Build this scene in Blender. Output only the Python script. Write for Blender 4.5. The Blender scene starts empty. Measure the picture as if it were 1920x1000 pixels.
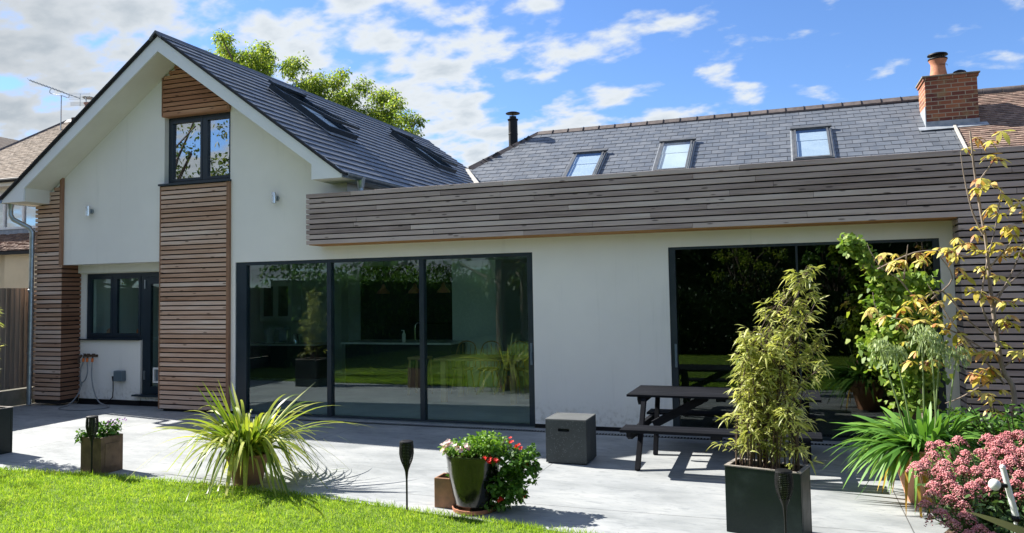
import bpy, math, random
import numpy as np
from mathutils import Vector, Matrix

R = math.radians
scene = bpy.context.scene
COL = scene.collection
rnd = random.Random(11)
rng = np.random.default_rng(11)

# ------------------------------------------------------------------ camera
cd = bpy.data.cameras.new("camera")
cam = bpy.data.objects.new("camera", cd)
COL.objects.link(cam)
cd.sensor_width = 36.0
cd.lens = 1454.533 / 1920 * 36
cd.shift_y = -34.457 / 1920
cd.clip_start = 0.05
cd.clip_end = 2000


def cam_axes(yaw, pitch, roll):
    y, p, r = R(yaw), R(pitch), R(roll)
    fwd = Vector((-math.sin(y) * math.cos(p), math.cos(y) * math.cos(p), math.sin(p)))
    right = Vector((math.cos(y), math.sin(y), 0))
    up = right.cross(fwd)
    c, s = math.cos(r), math.sin(r)
    return c * right + s * up, -s * right + c * up, fwd


cr_, cu_, cf_ = cam_axes(19.766, 3.203, -0.97)
cam.matrix_world = Matrix(((cr_.x, cu_.x, -cf_.x, 0), (cr_.y, cu_.y, -cf_.y, -10.171), (cr_.z, cu_.z, -cf_.z, 1.861), (0, 0, 0, 1)))
scene.camera = cam

# ------------------------------------------------------------------ light
SUNV = Vector((-1.2, 0.215, 1.0)).normalized()
SUN_EL = math.asin(SUNV.z)
SUN_AZ = math.atan2(SUNV.x, SUNV.y)
sd = bpy.data.lights.new("sun", 'SUN')
sd.energy = 5.0
sd.angle = R(0.53)
sd.color = (1.0, 0.955, 0.88)
sun = bpy.data.objects.new("sun", sd)
COL.objects.link(sun)
sun.rotation_euler = (-SUNV).to_track_quat('-Z', 'Y').to_euler()

w = bpy.data.worlds.new("World")
scene.world = w
w.use_nodes = True
nt = w.node_tree
for n in list(nt.nodes):
    nt.nodes.remove(n)


def N(nt, typ, **kw):
    n = nt.nodes.new(typ)
    for k, v in kw.items():
        if k == 'inp':
            for a, b in v.items():
                n.inputs[a].default_value = b
        else:
            setattr(n, k, v)
    return n


def L(nt, a, b):
    nt.links.new(a, b)


def math_node(nt, op, a, b=None, clamp=False):
    n = nt.nodes.new('ShaderNodeMath')
    n.operation = op
    n.use_clamp = clamp
    for i, v in enumerate((a, b)):
        if v is None:
            continue
        if isinstance(v, (int, float)):
            n.inputs[i].default_value = v
        else:
            nt.links.new(v, n.inputs[i])
    return n.outputs[0]


def maprange(nt, v, a, b, c=0.0, d=1.0, smooth=True):
    n = nt.nodes.new('ShaderNodeMapRange')
    if smooth:
        n.interpolation_type = 'SMOOTHSTEP'
    nt.links.new(v, n.inputs[0])
    for i, x in enumerate((a, b, c, d)):
        n.inputs[i + 1].default_value = x
    return n.outputs[0]


def mixcol(nt, f, a, b, blend='MIX'):
    n = nt.nodes.new('ShaderNodeMix')
    n.data_type = 'RGBA'
    n.blend_type = blend
    for idx, v in ((0, f), (6, a), (7, b)):
        if isinstance(v, (int, float)):
            n.inputs[idx].default_value = v
        elif isinstance(v, (tuple, list)):
            n.inputs[idx].default_value = (*v[:3], 1)
        else:
            nt.links.new(v, n.inputs[idx])
    return n.outputs[2]


def dotn(nt, v, c):
    n = nt.nodes.new('ShaderNodeVectorMath')
    n.operation = 'DOT_PRODUCT'
    nt.links.new(v, n.inputs[0])
    n.inputs[1].default_value = c
    return n.outputs['Value']


out = N(nt, 'ShaderNodeOutputWorld')
bg = N(nt, 'ShaderNodeBackground')
bg.inputs[1].default_value = 0.075
sky = N(nt, 'ShaderNodeTexSky', sky_type='NISHITA', sun_disc=False)
sky.sun_elevation = SUN_EL
sky.sun_rotation = SUN_AZ
sky.air_density = 1.0
sky.dust_density = 0.3
sky.ozone_density = 2.5
tc = N(nt, 'ShaderNodeTexCoord')
sep = N(nt, 'ShaderNodeSeparateXYZ')
L(nt, tc.outputs['Generated'], sep.inputs[0])
# clouds: a layer above the viewer, so they get smaller and flatter towards the horizon
zz = math_node(nt, 'ADD', math_node(nt, 'MAXIMUM', sep.outputs[2], 0.0), 0.30)
px_ = math_node(nt, 'DIVIDE', sep.outputs[0], zz)
py_ = math_node(nt, 'DIVIDE', sep.outputs[1], zz)
cmb = N(nt, 'ShaderNodeCombineXYZ')
L(nt, px_, cmb.inputs[0]); L(nt, py_, cmb.inputs[1])
mp = N(nt, 'ShaderNodeMapping')
mp.inputs['Location'].default_value = (3.1, 1.7, 0)
mp.inputs['Rotation'].default_value = (0, 0, R(18))
mp.inputs['Scale'].default_value = (1.0, 1.25, 1.0)
L(nt, cmb.outputs[0], mp.inputs[0])
nz = N(nt, 'ShaderNodeTexNoise', inp={'Scale': 6.6, 'Detail': 8.0, 'Roughness': 0.52, 'Distortion': 0.1})
L(nt, mp.outputs[0], nz.inputs['Vector'])
nz2 = N(nt, 'ShaderNodeTexNoise', inp={'Scale': 0.95, 'Detail': 2.0, 'Roughness': 0.5})
L(nt, mp.outputs[0], nz2.inputs['Vector'])
side = dotn(nt, tc.outputs['Generated'], (0.941, 0.339, 0.0))
bias = maprange(nt, side, -0.56, 0.50, 0.115, 0.035, smooth=False)
bias2 = maprange(nt, sep.outputs[2], 0.12, 0.42, 0.0, -0.05)
dens = math_node(nt, 'ADD', nz.outputs[0], bias)
dens = math_node(nt, 'ADD', dens, bias2)
dens = math_node(nt, 'ADD', dens, math_node(nt, 'MULTIPLY', math_node(nt, 'SUBTRACT', nz2.outputs[0], 0.5), 0.45))
mask = maprange(nt, dens, 0.475, 0.64)
mask = math_node(nt, 'MULTIPLY', mask, maprange(nt, sep.outputs[2], -0.02, 0.03))
shade = maprange(nt, dens, 0.60, 0.82)
ccol = mixcol(nt, shade, (4.3, 4.6, 4.9), (3.1, 3.5, 3.9))
lft = maprange(nt, side, -0.62, -0.25, 0.75, 1.0)
cc2 = N(nt, 'ShaderNodeVectorMath', operation='SCALE')
L(nt, ccol, cc2.inputs[0]); L(nt, lft, cc2.inputs['Scale'])
skyt = mixcol(nt, 1.0, sky.outputs[0], (0.60, 0.77, 1.04), 'MULTIPLY')
L(nt, mixcol(nt, mask, skyt, cc2.outputs[0]), bg.inputs[0])
L(nt, bg.outputs[0], out.inputs[0])

scene.view_settings.view_transform = 'Standard'
scene.view_settings.look = 'None'
scene.view_settings.gamma = 1.0
scene.view_settings.exposure = 1.35
scene.render.engine = 'CYCLES'
scene.cycles.max_bounces = 8
scene.cycles.transparent_max_bounces = 12
scene.cycles.diffuse_bounces = 4
scene.cycles.caustics_reflective = False
scene.cycles.caustics_refractive = False

# ------------------------------------------------------------------ materials


def newmat(name):
    m = bpy.data.materials.new(name)
    m.use_nodes = True
    nt = m.node_tree
    for n in list(nt.nodes):
        nt.nodes.remove(n)
    o = N(nt, 'ShaderNodeOutputMaterial')
    return m, nt, o


def obj_vec(nt, scale=(1, 1, 1), island=0.0):
    tc = N(nt, 'ShaderNodeTexCoord')
    mp = N(nt, 'ShaderNodeMapping')
    mp.inputs['Scale'].default_value = scale
    L(nt, tc.outputs['Object'], mp.inputs[0])
    if island:
        g = N(nt, 'ShaderNodeNewGeometry')
        v = N(nt, 'ShaderNodeVectorMath', operation='SCALE')
        cx = N(nt, 'ShaderNodeCombineXYZ')
        for i in range(3):
            L(nt, g.outputs['Random Per Island'], cx.inputs[i])
        L(nt, cx.outputs[0], v.inputs[0])
        v.inputs['Scale'].default_value = island
        a = N(nt, 'ShaderNodeVectorMath', operation='ADD')
        L(nt, mp.outputs[0], a.inputs[0]); L(nt, v.outputs[0], a.inputs[1])
        return a.outputs[0]
    return mp.outputs[0]


def ramp(nt, fac, stops):
    r = N(nt, 'ShaderNodeValToRGB')
    e = r.color_ramp.elements
    e[0].position, e[0].color = stops[0][0], (*stops[0][1], 1)
    e[1].position, e[1].color = stops[1][0], (*stops[1][1], 1)
    for p, c in stops[2:]:
        x = e.new(p)
        x.color = (*c, 1)
    L(nt, fac, r.inputs[0])
    return r.outputs[0]


def bump(nt, h, strength, dist=0.01):
    b = N(nt, 'ShaderNodeBump')
    b.inputs['Strength'].default_value = strength
    b.inputs['Distance'].default_value = dist
    L(nt, h, b.inputs['Height'])
    return b.outputs[0]


def simple(name, a, b=None, rough=0.6, scale=6.0, metal=0.0, detail=5, bs=0.0, bd=0.005, bscale=None, spec=0.5, stretch=(1, 1, 1), lo=0.35, hi=0.65, coat=0.0, island=0.0):
    m, nt, o = newmat(name)
    p = N(nt, 'ShaderNodeBsdfPrincipled')
    v = obj_vec(nt, stretch, 37.0 if island else 0)
    nz = N(nt, 'ShaderNodeTexNoise', inp={'Scale': scale, 'Detail': detail, 'Roughness': 0.6})
    L(nt, v, nz.inputs['Vector'])
    b = b or tuple(x * 0.8 for x in a)
    col = mixcol(nt, maprange(nt, nz.outputs[0], lo, hi), a, b)
    if island:
        g = N(nt, 'ShaderNodeNewGeometry')
        k = maprange(nt, g.outputs['Random Per Island'], 0, 1, 1 - island, 1 + island, smooth=False)
        s = N(nt, 'ShaderNodeVectorMath', operation='SCALE')
        L(nt, col, s.inputs[0]); L(nt, k, s.inputs['Scale'])
        col = s.outputs[0]
    L(nt, col, p.inputs['Base Color'])
    p.inputs['Metallic'].default_value = metal
    rr = maprange(nt, nz.outputs[0], 0.3, 0.7, max(rough - 0.07, 0.02), min(rough + 0.07, 1))
    L(nt, rr, p.inputs['Roughness'])
    p.inputs['Specular IOR Level'].default_value = spec
    p.inputs['Coat Weight'].default_value = coat
    if bs:
        n2 = N(nt, 'ShaderNodeTexNoise', inp={'Scale': bscale or scale * 6, 'Detail': 4.0, 'Roughness': 0.65})
        L(nt, v, n2.inputs['Vector'])
        L(nt, bump(nt, n2.outputs[0], bs, bd), p.inputs['Normal'])
    L(nt, p.outputs[0], o.inputs[0])
    return m


def wood(name, stops, axis='x', rough=0.75, knots=True):
    m, nt, o = newmat(name)
    p = N(nt, 'ShaderNodeBsdfPrincipled')
    sc = {'x': (1.1, 22, 30), 'y': (22, 1.1, 30), 'z': (25, 25, 1.1)}[axis]
    v = obj_vec(nt, sc, 91.0)
    g = N(nt, 'ShaderNodeNewGeometry')
    nz = N(nt, 'ShaderNodeTexNoise', inp={'Scale': 1.6, 'Detail': 7.0, 'Roughness': 0.65, 'Distortion': 0.6})
    L(nt, v, nz.inputs['Vector'])
    v3 = obj_vec(nt, {'x': (.8, 5, 5), 'y': (5, .8, 5), 'z': (5, 5, .8)}[axis], 53.0)
    nb = N(nt, 'ShaderNodeTexNoise', inp={'Scale': 1.5, 'Detail': 3.0})
    L(nt, v3, nb.inputs['Vector'])
    f = math_node(nt, 'MULTIPLY', g.outputs['Random Per Island'], 0.34)
    f = math_node(nt, 'ADD', f, math_node(nt, 'MULTIPLY', nz.outputs[0], 0.45))
    f = math_node(nt, 'ADD', f, math_node(nt, 'MULTIPLY', nb.outputs[0], 0.45))
    f = maprange(nt, f, 0.34, 0.90, 0, 1, smooth=False)
    col = ramp(nt, f, stops)
    if knots:
        v2 = obj_vec(nt, {'x': (3.2, 14, 14), 'y': (14, 3.2, 14), 'z': (14, 14, 3.2)}[axis], 17.0)
        vo = N(nt, 'ShaderNodeTexVoronoi', inp={'Scale': 1.0})
        L(nt, v2, vo.inputs['Vector'])
        k = maprange(nt, vo.outputs['Distance'], 0.08, 0.18, 0.7, 0.0)
        dk = tuple(x * 0.25 for x in stops[0][1])
        col = mixcol(nt, k, col, dk)
    L(nt, col, p.inputs['Base Color'])
    p.inputs['Roughness'].default_value = rough
    p.inputs['Specular IOR Level'].default_value = 0.25
    L(nt, bump(nt, nz.outputs[0], 0.35, 0.004), p.inputs['Normal'])
    L(nt, p.outputs[0], o.inputs[0])
    return m


def leaf(name, stops, trans=0.35, rough=0.5, spec=0.3, patch=None):
    m, nt, o = newmat(name)
    g = N(nt, 'ShaderNodeNewGeometry')
    tc = N(nt, 'ShaderNodeTexCoord')
    nz = N(nt, 'ShaderNodeTexNoise', inp={'Scale': 2.2, 'Detail': 2.0})
    L(nt, tc.outputs['Object'], nz.inputs['Vector'])
    f = math_node(nt, 'ADD', math_node(nt, 'MULTIPLY', g.outputs['Random Per Island'], 0.75), math_node(nt, 'MULTIPLY', nz.outputs[0], 0.6))
    f = math_node(nt, 'SUBTRACT', f, 0.18, clamp=True)
    col = ramp(nt, f, stops)
    if patch:
        n2 = N(nt, 'ShaderNodeTexNoise', inp={'Scale': patch[1], 'Detail': 3.0, 'Roughness': 0.7})
        L(nt, tc.outputs['Object'], n2.inputs['Vector'])
        col = mixcol(nt, maprange(nt, n2.outputs[0], patch[2], patch[2] + 0.05), col, patch[0])
    p = N(nt, 'ShaderNodeBsdfPrincipled')
    L(nt, col, p.inputs['Base Color'])
    p.inputs['Roughness'].default_value = rough
    p.inputs['Specular IOR Level'].default_value = spec
    t = N(nt, 'ShaderNodeBsdfTranslucent')
    L(nt, mixcol(nt, 1.0, col, (1.25, 1.25, 0.7), 'MULTIPLY'), t.inputs[0])
    mx = N(nt, 'ShaderNodeMixShader')
    mx.inputs[0].default_value = trans
    L(nt, p.outputs[0], mx.inputs[1]); L(nt, t.outputs[0], mx.inputs[2])
    L(nt, mx.outputs[0], o.inputs[0])
    return m


def glassmat(name, tint, base=0.055, k=0.75):
    m, nt, o = newmat(name)
    lw = N(nt, 'ShaderNodeLayerWeight')
    lw.inputs[0].default_value = 0.5
    f = math_node(nt, 'POWER', lw.outputs['Facing'], 4.0)
    f = math_node(nt, 'ADD', math_node(nt, 'MULTIPLY', f, k), base, clamp=True)
    t = N(nt, 'ShaderNodeBsdfTransparent')
    t.inputs[0].default_value = (*tint, 1)
    gl = N(nt, 'ShaderNodeBsdfGlossy')
    gl.inputs['Roughness'].default_value = 0.0
    gl.inputs[0].default_value = (0.95, 0.98, 1.0, 1)
    mx = N(nt, 'ShaderNodeMixShader')
    L(nt, f, mx.inputs[0]); L(nt, t.outputs[0], mx.inputs[1]); L(nt, gl.outputs[0], mx.inputs[2])
    L(nt, mx.outputs[0], o.inputs[0])
    return m


M = {}
def render_mat():
    m, nt, o = newmat('white_render')
    p = N(nt, 'ShaderNodeBsdfPrincipled')
    a = N(nt, 'ShaderNodeTexNoise', inp={'Scale': 1.0, 'Detail': 6.0, 'Roughness': 0.65}); L(nt, obj_vec(nt, (6, 6, .35)), a.inputs['Vector'])
    b = N(nt, 'ShaderNodeTexNoise', inp={'Scale': 0.8, 'Detail': 4.0, 'Roughness': 0.6}); L(nt, obj_vec(nt), b.inputs['Vector'])
    c = N(nt, 'ShaderNodeTexNoise', inp={'Scale': 170.0, 'Detail': 3.0, 'Roughness': 0.6}); L(nt, obj_vec(nt), c.inputs['Vector'])
    d = N(nt, 'ShaderNodeTexNoise', inp={'Scale': 14.0, 'Detail': 4.0, 'Roughness': 0.6}); L(nt, obj_vec(nt), d.inputs['Vector'])
    col = mixcol(nt, maprange(nt, b.outputs[0], .35, .65), (0.84, 0.82, 0.765), (0.80, 0.78, 0.73))
    col = mixcol(nt, maprange(nt, a.outputs[0], .56, .74, 0, .35), col, (0.60, 0.59, 0.54))
    tc = N(nt, 'ShaderNodeTexCoord'); sx = N(nt, 'ShaderNodeSeparateXYZ'); L(nt, tc.outputs['Object'], sx.inputs[0])
    sp = math_node(nt, 'MULTIPLY', maprange(nt, sx.outputs[2], 0.05, 0.45, 0.7, 0.0), maprange(nt, d.outputs[0], .45, .7))
    col = mixcol(nt, sp, col, (0.46, 0.43, 0.37))
    L(nt, col, p.inputs['Base Color']); p.inputs['Roughness'].default_value = 0.92; p.inputs['Specular IOR Level'].default_value = 0.15
    h = math_node(nt, 'ADD', c.outputs[0], math_node(nt, 'MULTIPLY', b.outputs[0], 3.0))
    L(nt, bump(nt, h, 0.25, 0.004), p.inputs['Normal']); L(nt, p.outputs[0], o.inputs[0])
    return m


M['render'] = render_mat()
M['render_plain'] = simple('white_render', (0.76, 0.75, 0.72), (0.73, 0.72, 0.69), rough=0.9, scale=0.9, bs=0.12, bd=0.003, bscale=90, spec=0.2)
M['fascia'] = simple('white_fascia', (0.80, 0.81, 0.82), (0.77, 0.78, 0.79), rough=0.45, scale=2, spec=0.4)
M['soffit'] = simple('soffit', (0.72, 0.69, 0.61), (0.68, 0.65, 0.57), rough=0.8, scale=2)
M['frame'] = simple('anthracite_frame', (0.009, 0.020, 0.031), (0.012, 0.025, 0.037), rough=0.4, scale=3)
M['black'] = simple('black_plastic', (0.006, 0.006, 0.007), (0.010, 0.010, 0.011), rough=0.5, scale=5, spec=0.25)
M['membrane'] = simple('black_membrane', (0.008, 0.008, 0.009), (0.012, 0.012, 0.012), rough=0.9, scale=4)
M['steel'] = simple('galvanised_steel', (0.42, 0.47, 0.50), (0.30, 0.35, 0.38), rough=0.38, scale=9, metal=0.85)
M['lead'] = simple('lead_flashing', (0.33, 0.35, 0.38), (0.22, 0.25, 0.28), rough=0.6, scale=7, bs=0.3)
M['mortar'] = simple('mortar', (0.55, 0.52, 0.46), (0.42, 0.40, 0.36), rough=0.9, scale=12, bs=0.4)
M['wood_grey'] = wood('weathered_grey_cedar', [(0, (0.20, 0.15, 0.135)), (0.4, (0.39, 0.31, 0.285)), (0.7, (0.50, 0.405, 0.37)), (1, (0.60, 0.52, 0.48))])
M['wood_silver'] = wood('silvering_larch', [(0, (0.28, 0.15, 0.09)), (0.35, (0.48, 0.30, 0.205)), (0.7, (0.60, 0.43, 0.335)), (1, (0.70, 0.57, 0.48))])
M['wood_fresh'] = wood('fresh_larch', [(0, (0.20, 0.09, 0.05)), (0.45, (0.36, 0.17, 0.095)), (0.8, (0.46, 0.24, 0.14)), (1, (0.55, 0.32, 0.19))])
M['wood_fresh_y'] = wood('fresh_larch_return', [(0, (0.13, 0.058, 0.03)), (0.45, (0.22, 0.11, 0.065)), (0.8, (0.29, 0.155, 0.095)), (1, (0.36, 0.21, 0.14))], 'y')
M['wood_trim'] = wood('larch_trim', [(0, (0.17, 0.08, 0.045)), (0.5, (0.28, 0.15, 0.09)), (1, (0.38, 0.24, 0.16))], 'z', knots=False)
M['wood_orange'] = wood('orange_soffit_board', [(0, (0.30, 0.13, 0.045)), (0.5, (0.44, 0.21, 0.08)), (1, (0.55, 0.30, 0.13))], knots=False)
M['slate'] = simple('blue_grey_slate', (0.105, 0.120, 0.142), (0.135, 0.148, 0.168), rough=0.5, scale=2.5, bs=0.15, bd=0.003, bscale=20, spec=0.5, island=0.09)
M['slate_edge'] = simple('slate_underlay', (0.02, 0.021, 0.024), (0.03, 0.03, 0.034), rough=0.8, scale=5)
M['ridge'] = simple('brown_ridge_tile', (0.085, 0.068, 0.062), (0.13, 0.105, 0.095), rough=0.7, scale=8, bs=0.3, island=0.12)
M['ridge_grey'] = simple('grey_ridge_tile', (0.075, 0.08, 0.09), (0.11, 0.115, 0.125), rough=0.6, scale=8, bs=0.3, island=0.12)
M['tile'] = simple('brown_plain_tile', (0.18, 0.11, 0.085), (0.27, 0.19, 0.145), rough=0.9, scale=9, bs=0.5, island=0.3)
M['tile_far'] = simple('lichened_plain_tile', (0.20, 0.145, 0.105), (0.27, 0.215, 0.165), rough=0.9, scale=6, bs=0.4, island=0.22)
M['clay'] = simple('terracotta', (0.48, 0.21, 0.115), (0.38, 0.155, 0.085), rough=0.8, scale=7, bs=0.15)
M['clay_pale'] = simple('pale_terracotta', (0.60, 0.31, 0.19), (0.50, 0.24, 0.14), rough=0.8, scale=4, bs=0.15)
M['clay_old'] = simple('aged_terracotta', (0.36, 0.18, 0.10), (0.25, 0.14, 0.085), rough=0.85, scale=9, bs=0.2)
M['frostpot'] = simple('brown_stoneware', (0.17, 0.105, 0.065), (0.11, 0.07, 0.045), rough=0.7, scale=8, bs=0.2, spec=0.35)
M['glazed'] = simple('black_glaze', (0.004, 0.006, 0.005), (0.010, 0.010, 0.008), rough=0.16, scale=6, bs=0.25, bd=0.01, bscale=9, coat=0.5)
M['slatepot'] = simple('dark_fibreclay', (0.006, 0.014, 0.014), (0.022, 0.036, 0.033), rough=0.5, scale=4.5, bs=0.2, lo=0.45, hi=0.8, spec=0.3)
M['slatepot_rim'] = simple('worn_fibreclay_rim', (0.20, 0.18, 0.16), (0.28, 0.25, 0.22), rough=0.8, scale=14, bs=0.3)
M['soil'] = simple('potting_soil', (0.035, 0.022, 0.014), (0.08, 0.055, 0.035), rough=1, scale=40, bs=1.0, bd=0.02, bscale=60, spec=0.1)
M['bed'] = simple('bark_mulch', (0.07, 0.045, 0.03), (0.14, 0.10, 0.07), rough=1, scale=18, bs=1.0, bd=0.03, bscale=30, spec=0.1)
M['table'] = simple('dark_stained_timber', (0.005, 0.006, 0.009), (0.011, 0.012, 0.016), rough=0.75, scale=2.0, bs=0.35, bd=0.003, bscale=14, stretch=(1, 9, 9), island=0.25, spec=0.1)
M['white'] = simple('white_plastic', (0.8, 0.8, 0.78), (0.72, 0.72, 0.70), rough=0.4, scale=6)
M['bark'] = simple('grey_bark', (0.30, 0.24, 0.19), (0.19, 0.15, 0.12), rough=0.9, scale=14, bs=0.6, stretch=(1, 1, 0.3))
M['bark_dark'] = simple('dark_bark', (0.075, 0.055, 0.04), (0.12, 0.09, 0.07), rough=0.9, scale=8, bs=0.6, stretch=(1, 1, 0.3))
M['fence'] = wood('old_fence_board', [(0, (0.12, 0.10, 0.08)), (0.5, (0.23, 0.19, 0.15)), (1, (0.33, 0.28, 0.22))], 'z')
M['gravelboard'] = simple('mossy_gravel_board', (0.10, 0.11, 0.08), (0.16, 0.15, 0.12), rough=0.95, scale=6, bs=0.4)
M['cream'] = simple('cream_render', (0.62, 0.52, 0.36), (0.56, 0.47, 0.33), rough=0.9, scale=2, bs=0.2)
M['hosegrey'] = simple('grey_hose', (0.20, 0.215, 0.22), (0.25, 0.26, 0.27), rough=0.5, scale=6)
M['boxgrey'] = simple('grey_enclosure', (0.10, 0.145, 0.17), (0.12, 0.16, 0.185), rough=0.5, scale=6)
M['orange'] = simple('orange_plastic', (0.75, 0.20, 0.03), (0.65, 0.16, 0.03), rough=0.4, scale=6)
M['wall_in'] = simple('interior_plaster', (0.80, 0.84, 0.80), (0.76, 0.80, 0.76), rough=0.9, scale=2)
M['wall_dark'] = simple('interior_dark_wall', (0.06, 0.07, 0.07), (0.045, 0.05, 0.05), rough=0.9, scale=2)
M['floor_in'] = simple('interior_floor', (0.42, 0.42, 0.41), (0.36, 0.36, 0.36), rough=0.35, scale=2)
M['cab'] = simple('painted_cabinet', (0.8, 0.82, 0.8), (0.75, 0.77, 0.75), rough=0.5, scale=3)
M['cab_dark'] = simple('dark_cabinet', (0.02, 0.028, 0.035), (0.03, 0.035, 0.04), rough=0.5, scale=3)
M['worktop'] = simple('pale_worktop', (0.72, 0.72, 0.68), (0.62, 0.62, 0.6), rough=0.2, scale=9)
M['oak'] = wood('oak', [(0, (0.30, 0.18, 0.08)), (0.5, (0.42, 0.27, 0.13)), (1, (0.5, 0.34, 0.18))], knots=False)
M['copper'] = simple('copper', (0.75, 0.32, 0.18), (0.65, 0.27, 0.15), rough=0.25, scale=4, metal=1)
M['sofa'] = simple('moss_sofa_fabric', (0.22, 0.21, 0.10), (0.18, 0.17, 0.08), rough=0.95, scale=20)
M['chrome'] = simple('chrome', (0.7, 0.72, 0.74), (0.6, 0.62, 0.64), rough=0.12, scale=4, metal=1)
M['petalred'] = leaf('red_petal', [(0, (0.62, 0.02, 0.015)), (1, (0.85, 0.06, 0.04))], trans=0.3)
M['petalpink'] = leaf('pink_white_petal', [(0, (0.80, 0.10, 0.20)), (0.35, (0.85, 0.62, 0.62)), (1, (0.86, 0.78, 0.72))], trans=0.3)
M['petalviolet'] = leaf('violet_petal', [(0, (0.20, 0.06, 0.32)), (1, (0.42, 0.22, 0.5))], trans=0.3)
M['sedum'] = leaf('sedum_floret', [(0, (0.34, 0.09, 0.11)), (0.25, (0.60, 0.21, 0.23)), (0.7, (0.76, 0.37, 0.37)), (1, (0.82, 0.52, 0.49))], trans=0.15, rough=0.8)
M['l_strap'] = leaf('variegated_strap_leaf', [(0, (0.04, 0.09, 0.012)), (0.3, (0.14, 0.22, 0.025)), (0.65, (0.38, 0.43, 0.06)), (1, (0.62, 0.60, 0.20))], trans=0.4, rough=0.4)
M['l_bamboo'] = leaf('bamboo_leaf', [(0, (0.13, 0.17, 0.04)), (0.35, (0.33, 0.36, 0.09)), (0.75, (0.52, 0.53, 0.18)), (1, (0.72, 0.68, 0.36))], trans=0.38, rough=0.45)
M['l_agap'] = leaf('agapanthus_leaf', [(0, (0.03, 0.10, 0.015)), (0.4, (0.09, 0.22, 0.035)), (0.85, (0.19, 0.36, 0.06)), (1, (0.45, 0.45, 0.12))], trans=0.3, rough=0.48, spec=0.35)
M['l_pod'] = leaf('seed_pod', [(0, (0.22, 0.32, 0.12)), (1, (0.55, 0.62, 0.34))], trans=0.25)
M['l_gink'] = leaf('ginkgo_leaf', [(0, (0.08, 0.16, 0.02)), (0.5, (0.18, 0.29, 0.04)), (1, (0.40, 0.46, 0.08))], trans=0.4)
M['l_chest'] = leaf('chestnut_leaf', [(0, (0.22, 0.26, 0.04)), (0.35, (0.52, 0.48, 0.09)), (0.7, (0.72, 0.60, 0.22)), (0.85, (0.55, 0.28, 0.10)), (1, (0.30, 0.09, 0.04))], trans=0.35, patch=((0.20, 0.06, 0.025), 9.0, 0.56))
M['l_green'] = leaf('fresh_green_leaf', [(0, (0.025, 0.075, 0.012)), (0.5, (0.07, 0.17, 0.025)), (1, (0.19, 0.33, 0.05))], trans=0.35)
M['l_dark'] = leaf('dark_green_leaf', [(0, (0.008, 0.025, 0.007)), (0.6, (0.022, 0.055, 0.012)), (1, (0.05, 0.10, 0.02))], trans=0.2)
M['l_tree'] = leaf('maple_leaf', [(0, (0.07, 0.13, 0.02)), (0.45, (0.19, 0.28, 0.04)), (0.85, (0.36, 0.42, 0.08)), (1, (0.45, 0.36, 0.10))], trans=0.5)
M['l_treeback'] = leaf('garden_tree_leaf', [(0, (0.02, 0.05, 0.01)), (0.6, (0.07, 0.11, 0.02)), (1, (0.2, 0.19, 0.04))], trans=0.3)
M['grass'] = leaf('grass_blade', [(0, (0.05, 0.12, 0.012)), (0.3, (0.17, 0.31, 0.025)), (0.75, (0.36, 0.50, 0.05)), (0.93, (0.52, 0.58, 0.12)), (1, (0.50, 0.42, 0.20))], trans=0.5, rough=0.5)
M['olive'] = leaf('olive_strap_leaf', [(0, (0.13, 0.14, 0.05)), (1, (0.2, 0.2, 0.08))], trans=0.25)
M['stem_dark'] = simple('dark_stem', (0.05, 0.03, 0.02), (0.10, 0.06, 0.035), rough=0.7, scale=20)
M['stem_green'] = simple('green_stem', (0.17, 0.24, 0.09), (0.22, 0.29, 0.11), rough=0.6, scale=10)
M['stem_red'] = simple('reddish_stem', (0.18, 0.07, 0.05), (0.10, 0.09, 0.03), rough=0.6, scale=10)
M['glass'] = glassmat('double_glazing', (0.84, 0.95, 0.94), 0.072, 0.8)
M['glass_up'] = glassmat('upper_glazing', (0.5, 0.55, 0.55), 0.5, 0.4)
M['glass_roof'] = glassmat('rooflight_glazing', (0.95, 0.98, 1.0), 0.12, 0.5)
M['glass_dark'] = glassmat('room_glazing', (0.50, 0.60, 0.58), 0.05, 0.7)
M['cabglass'] = glassmat('cabinet_glass', (0.7, 0.75, 0.75), 0.05, 0.5)


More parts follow.
